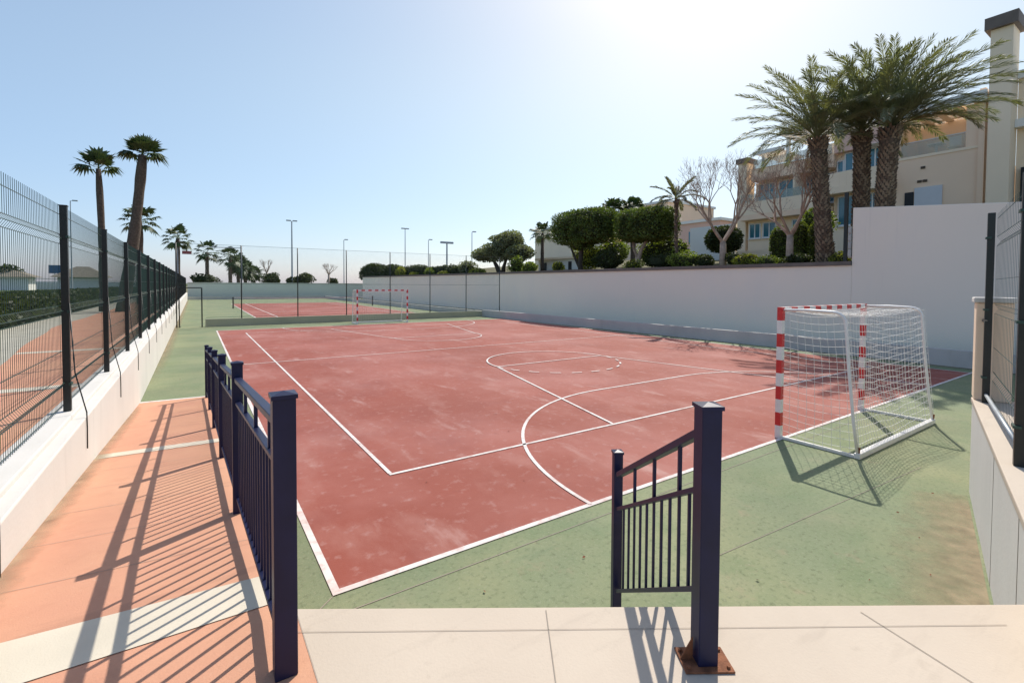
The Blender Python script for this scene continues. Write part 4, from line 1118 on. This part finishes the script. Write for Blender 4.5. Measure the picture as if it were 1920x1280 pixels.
house('townhouse', 50, 60, 36, 44, 3.5, 13.2, 'peach', 'peach block whose top shows above the left clipped ficus', [(38, 39.5, 10.8, 12.2)])
tt = thing('garden_pavilion', (27, 30, 3.8), 'low white pavilion with dark doorways left of the clipped ficus', 'building')
b = MB(); b.box(27, 30, 27.2, 33.2, 3.7, 4.75); reparent(b.build('wall', M['bwhite']), tt)
b = MB(); b.box(26.7, 30.2, 27.0, 33.4, 4.752, 4.95); reparent(b.build('roof', M['cream']), tt)
for y in (28.3, 29.6, 30.4, 31.9):
    b = MB(); b.box(26.95, 26.999, y, y + .42, 3.75, 4.5); reparent(b.build('doorway', M['darkin']), tt)

# ------------------------------------------------------------------ things beyond the left fence
t = thing('long_hedge', (-8.2, 30, .55), 'long dark green clipped hedge beyond the salmon path outside the fence', 'hedge')
b = MB()
rng = np.random.default_rng(77)
n = 26000
P = np.stack([rng.uniform(-9.4, -7.1, n), rng.uniform(-4, 74, n), np.zeros(n)], 1)
face = rng.uniform(0, 1, n) < .55
P[:, 2] = np.where(face, .56 + 1.22 * rng.uniform(0, 1, n), 1.78 + rng.uniform(-.1, .04, n)); P[:, 0] = np.where(face, -7.15 + rng.uniform(-.1, .06, n), P[:, 0])
q = quads_obj('foliage', leaves(n, lambda _n: P, .16, rng), M['dbush']); reparent(q, t)
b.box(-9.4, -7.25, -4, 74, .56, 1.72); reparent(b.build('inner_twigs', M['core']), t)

fan_palm('fan_palm', (-5.75, 35.9, .5), (-5.9, 36.1, 9.6), 'slim tall fan palm, leftmost of those beyond the fence', 41, r=.19, nl=15, rad=.85, pet=.6, broom=True, bend=.05)
fan_palm('fan_palm', (-4.75, 34.95, .5), (-3.55, 34.6, 10.5), 'tallest thick-trunked fan palm leaning right beyond the left fence', 42, r=.29, nl=28, rad=.85, pet=.6, broom=True, bend=.1)
fan_palm('fan_palm', (-4.95, 49.8, .5), (-4.9, 49.84, 7.9), 'shorter bushy fan palm directly behind the tallest leaning palm', 43, r=.25, nl=26, rad=.8, pet=1.0, elr=(1.4, -.8))
fan_palm('fan_palm', (-2.65, 70, .5), (-2.65, 70.0, 8.1), 'round-crowned fan palm beside the small red sign', 44, r=.25, nl=30, rad=.85, pet=1.25, elr=(1.4, -.9))
fan_palm('fan_palm', (.74, 85.8, .5), (.74, 85.8, 7.3), 'fan palm standing alone above the small mound beyond the end wall', 45, r=.28, nl=24, rad=.95, pet=1.3, elr=(1.4, -.9))
fan_palm('fan_palm', (3.83, 84.5, .5), (3.83, 84.5, 6.6), 'first and tallest palm of the dense row left of the thin bare tree', 46, r=.28, nl=26, rad=.95, pet=1.2, elr=(1.4, -.9))
fan_palm('fan_palm', (5.6, 94.4, .5), (5.6, 94.4, 5.9), 'second palm of the dense row left of the thin bare tree', 47, r=.3, nl=40, rad=1.3, pet=1.1, elr=(1.4, -1.0))
fan_palm('fan_palm', (7.1, 99.5, .5), (7.1, 99.5, 5.0), 'third palm of the dense row left of the thin bare tree', 48, r=.3, nl=40, rad=1.3, pet=1.1, elr=(1.4, -1.0))
fan_palm('fan_palm', (9.0, 104.5, .5), (9.0, 104.5, 4.4), 'lowest rightmost palm of the dense row left of the thin bare tree', 49, r=.3, nl=34, rad=1.3, pet=1.0, elr=(1.4, -1.0))
def bsh(x, y, z0, r, m, label, n=900, size=.2):
    t = thing('bush', (x, y, z0), label, 'bush'); crown(t, [((0, 0, r[2]), r, n, dict(lump=.4))], M[m], size); trunk(t, [(0, 0, -z0 + .3), (0, 0, .3)], .1, M['darkbark'], 'stem', 5); return t
bsh(.3, 86, 2.0, (2.0, 2.0, .9), 'dbush', 'dark mound of bushes around the foot of the lone fan palm')
bsh(9.9, 84.5, 2.1, (1.4, 1.4, 1.0), 'dbush', 'dark bush beyond the end wall, left of the tall lamp post')
bsh(13.0, 84.5, 2.1, (1.0, 1.0, .8), 'dbush', 'small dark bush beneath the tall lamp post beyond the end wall')
bsh(15.0, 85, 2.1, (1.5, 1.3, 1.15), 'dbush', 'dark bush right of the tall lamp post beyond the end wall')
bsh(20.0, 86, 1.9, (.9, .9, .9), 'dbush', 'small bush left of the bare Y-shaped tree', 500)
bsh(-36.7, 153, .6, (2.5, 2.5, 3.0), 'dbush', 'dark tree above the thatched beach hut at the far left', 1200, .4)
bsh(-23.6, 144.3, .6, (1.2, 1.2, 2.6), 'dbush', 'small dark tree above the second beach hut', 700, .35)

def lamp(x, y, z0, z1, label, arm=1.0, double=False, r=.09):
    t = thing('street_lamp', (x, y, z0), label, 'street lamp', 'lamp posts beyond the courts')
    b = MB(); b.tube([(0, 0, 0), (0, 0, z1 - z0)], [r * 1.3, r * .7], 8); b.build('pole', M['lamp'], t)
    for s in ((1, -1) if double else (1,)):
        b = MB(); b.beam((0, 0, z1 - z0), (s * arm * .5, 0, z1 - z0 + .08), .08, .06); b.build('arm', M['lamp'], t)
        b = MB(); b.box(s * arm * .5 - .35, s * arm * .5 + .35, -.18, .18, z1 - z0 + .02, z1 - z0 + .2); b.build('lamp_head', M['lamp'], t, bevel=.03)
    return t
lamp(12.85, 83.9, .3, 12.95, 'tallest lamp post beyond the end wall', 1.0, True, .13)
lamp(25.4, 99.5, .3, 11.7, 'lamp post just left of the far goal')
lamp(32.5, 82.7, .3, 12.9, 'double-headed lamp post above the yellow shrub on the wall', .8, True)
lamp(40.3, 89.5, .3, 11.8, 'thin lamp post left of the floodlight mast')
lamp(43.1, 75.6, .3, 12.4, 'pale lamp post left of the olive tree')
lamp(-18.3, 104.9, .3, 16.2, 'lamp post peeking above the nearest tall fence post', 1.2)
t = thing('floodlight_mast', (39.1, 78.2, .3), 'stout mast with a wide floodlight bar right of the thin lamp post', 'floodlight')
b = MB(); b.tube([(0, 0, 0), (0, 0, 9.9)], [.2, .14], 8); b.build('pole', M['lamp'], t)
b = MB(); b.box(-1.3, 1.3, -.2, .2, 9.9, 10.25); b.build('floodlight_bar', M['lamp'], t)
t = thing('sign_gantry', (1.5, 66, .3), 'thin overhead gantry bar crossing in front of the distant palms', 'gantry')
b = MB(); b.tube([(2.6, 0, 0), (2.6, 0, 6.9)], .07, 6); b.build('post', M['lamp'], t)
b = MB(); b.tube([(-2.0, 0, 6.55), (2.6, 0, 6.6)], .05, 6); b.build('crossbar', M['lamp'], t)
t = thing('red_sign', (-1.75, 69, .3), 'small red rectangular sign on a pole beside the round-crowned palm', 'sign')
b = MB(); b.tube([(-.9, 0, 0), (-.9, 0, 6.6)], .06, 6); b.build('pole', M['lamp'], t)
b = MB(); b.box(-.45, .55, -.05, .05, 5.75, 6.15); b.build('sign_board', M['sign_red'], t)
t = thing('blue_sign', (-30.5, 161, .5), 'square dark blue board far beyond the left fence', 'sign')
b = MB(); b.tube([(0, 0, 0), (0, 0, 4.5)], .12, 6); b.build('pole', M['lamp'], t)
b = MB(); b.box(-1.1, 1.1, -.1, .1, 4.2, 6.3); b.build('sign_board', M['sign_blue'], t)
def hut(x, y, w, label):
    t = thing('beach_hut', (x, y, .5), label, 'hut')
    b = MB(); b.box(-w, w, -3, 3, 0, 3.2); b.build('wall', M['bwhite'], t)
    b = MB(); w2 = w + 1.2; b.add([(-w2, -4, 3.1), (w2, -4, 3.1), (w2, 4, 3.1), (-w2, 4, 3.1), (-w * .3, 0, 5.6), (w * .3, 0, 5.6)], [(0, 1, 5, 4), (2, 3, 4, 5), (1, 2, 5), (3, 0, 4), (0, 3, 2, 1)])
    b.build('roof', M['roof'], t)
hut(-40, 153, 7, 'larger thatched beach hut at the far left beyond the lawn')
hut(-22.5, 143, 3.8, 'smaller thatched hut beyond the lawn right of the blue board')
b = MB(); b.box(-80, -14, 165, 165.5, .5, 2.6); tag(b.build('promenade_wall', M['bwhite']), 'long low white wall far beyond the lawn behind the huts', 'wall')

# ------------------------------------------------------------------ neighbour's garden behind the right mesh fence
t = thing('timber_screen', (9.5, -4.6, 1), 'tan vertical timber screen seen through the right mesh fence', 'fence')
b = MB(); sd = Vector((.97, .24)); 
for k in range(30):
    q = Vector((6.4, -4.1)) + sd * k * .17
    b.obox(q, sd, .075, .015, .2, 2.35 + .03 * math.sin(k * 2.1))
reparent(b.build('boards', M['tan']), t)
b = MB()
for z in (.6, 2.2): b.obox(Vector((6.4, -4.1)) + sd * 2.45 - Vector((-.24, .97)) * .04, sd, 2.6, .02, z, z + .08)
reparent(b.build('rail', M['tan']), t)
for (x, y, z, r, m_, l, n) in ((7.6, -3.55, .3, (.8, .45, .85), 'dbush', 'dark leafy bush low behind the right mesh fence', 1500), (9.2, -3.4, .3, (.9, .5, 1.35), 'bush', 'taller green bush behind the right mesh fence, beside the pillar', 1800)):
    shrub('bush', (x, y, z), r, M[m_], l, 'bush', n, .07)
b = MB(); b.box(-30, 21, -40, -2.9, .3, .35)
b = MB(); b.box(6.2, 20.4, -20, -2.76, .2, .6); struct(b.build('neighbour_ground', M['soil']))
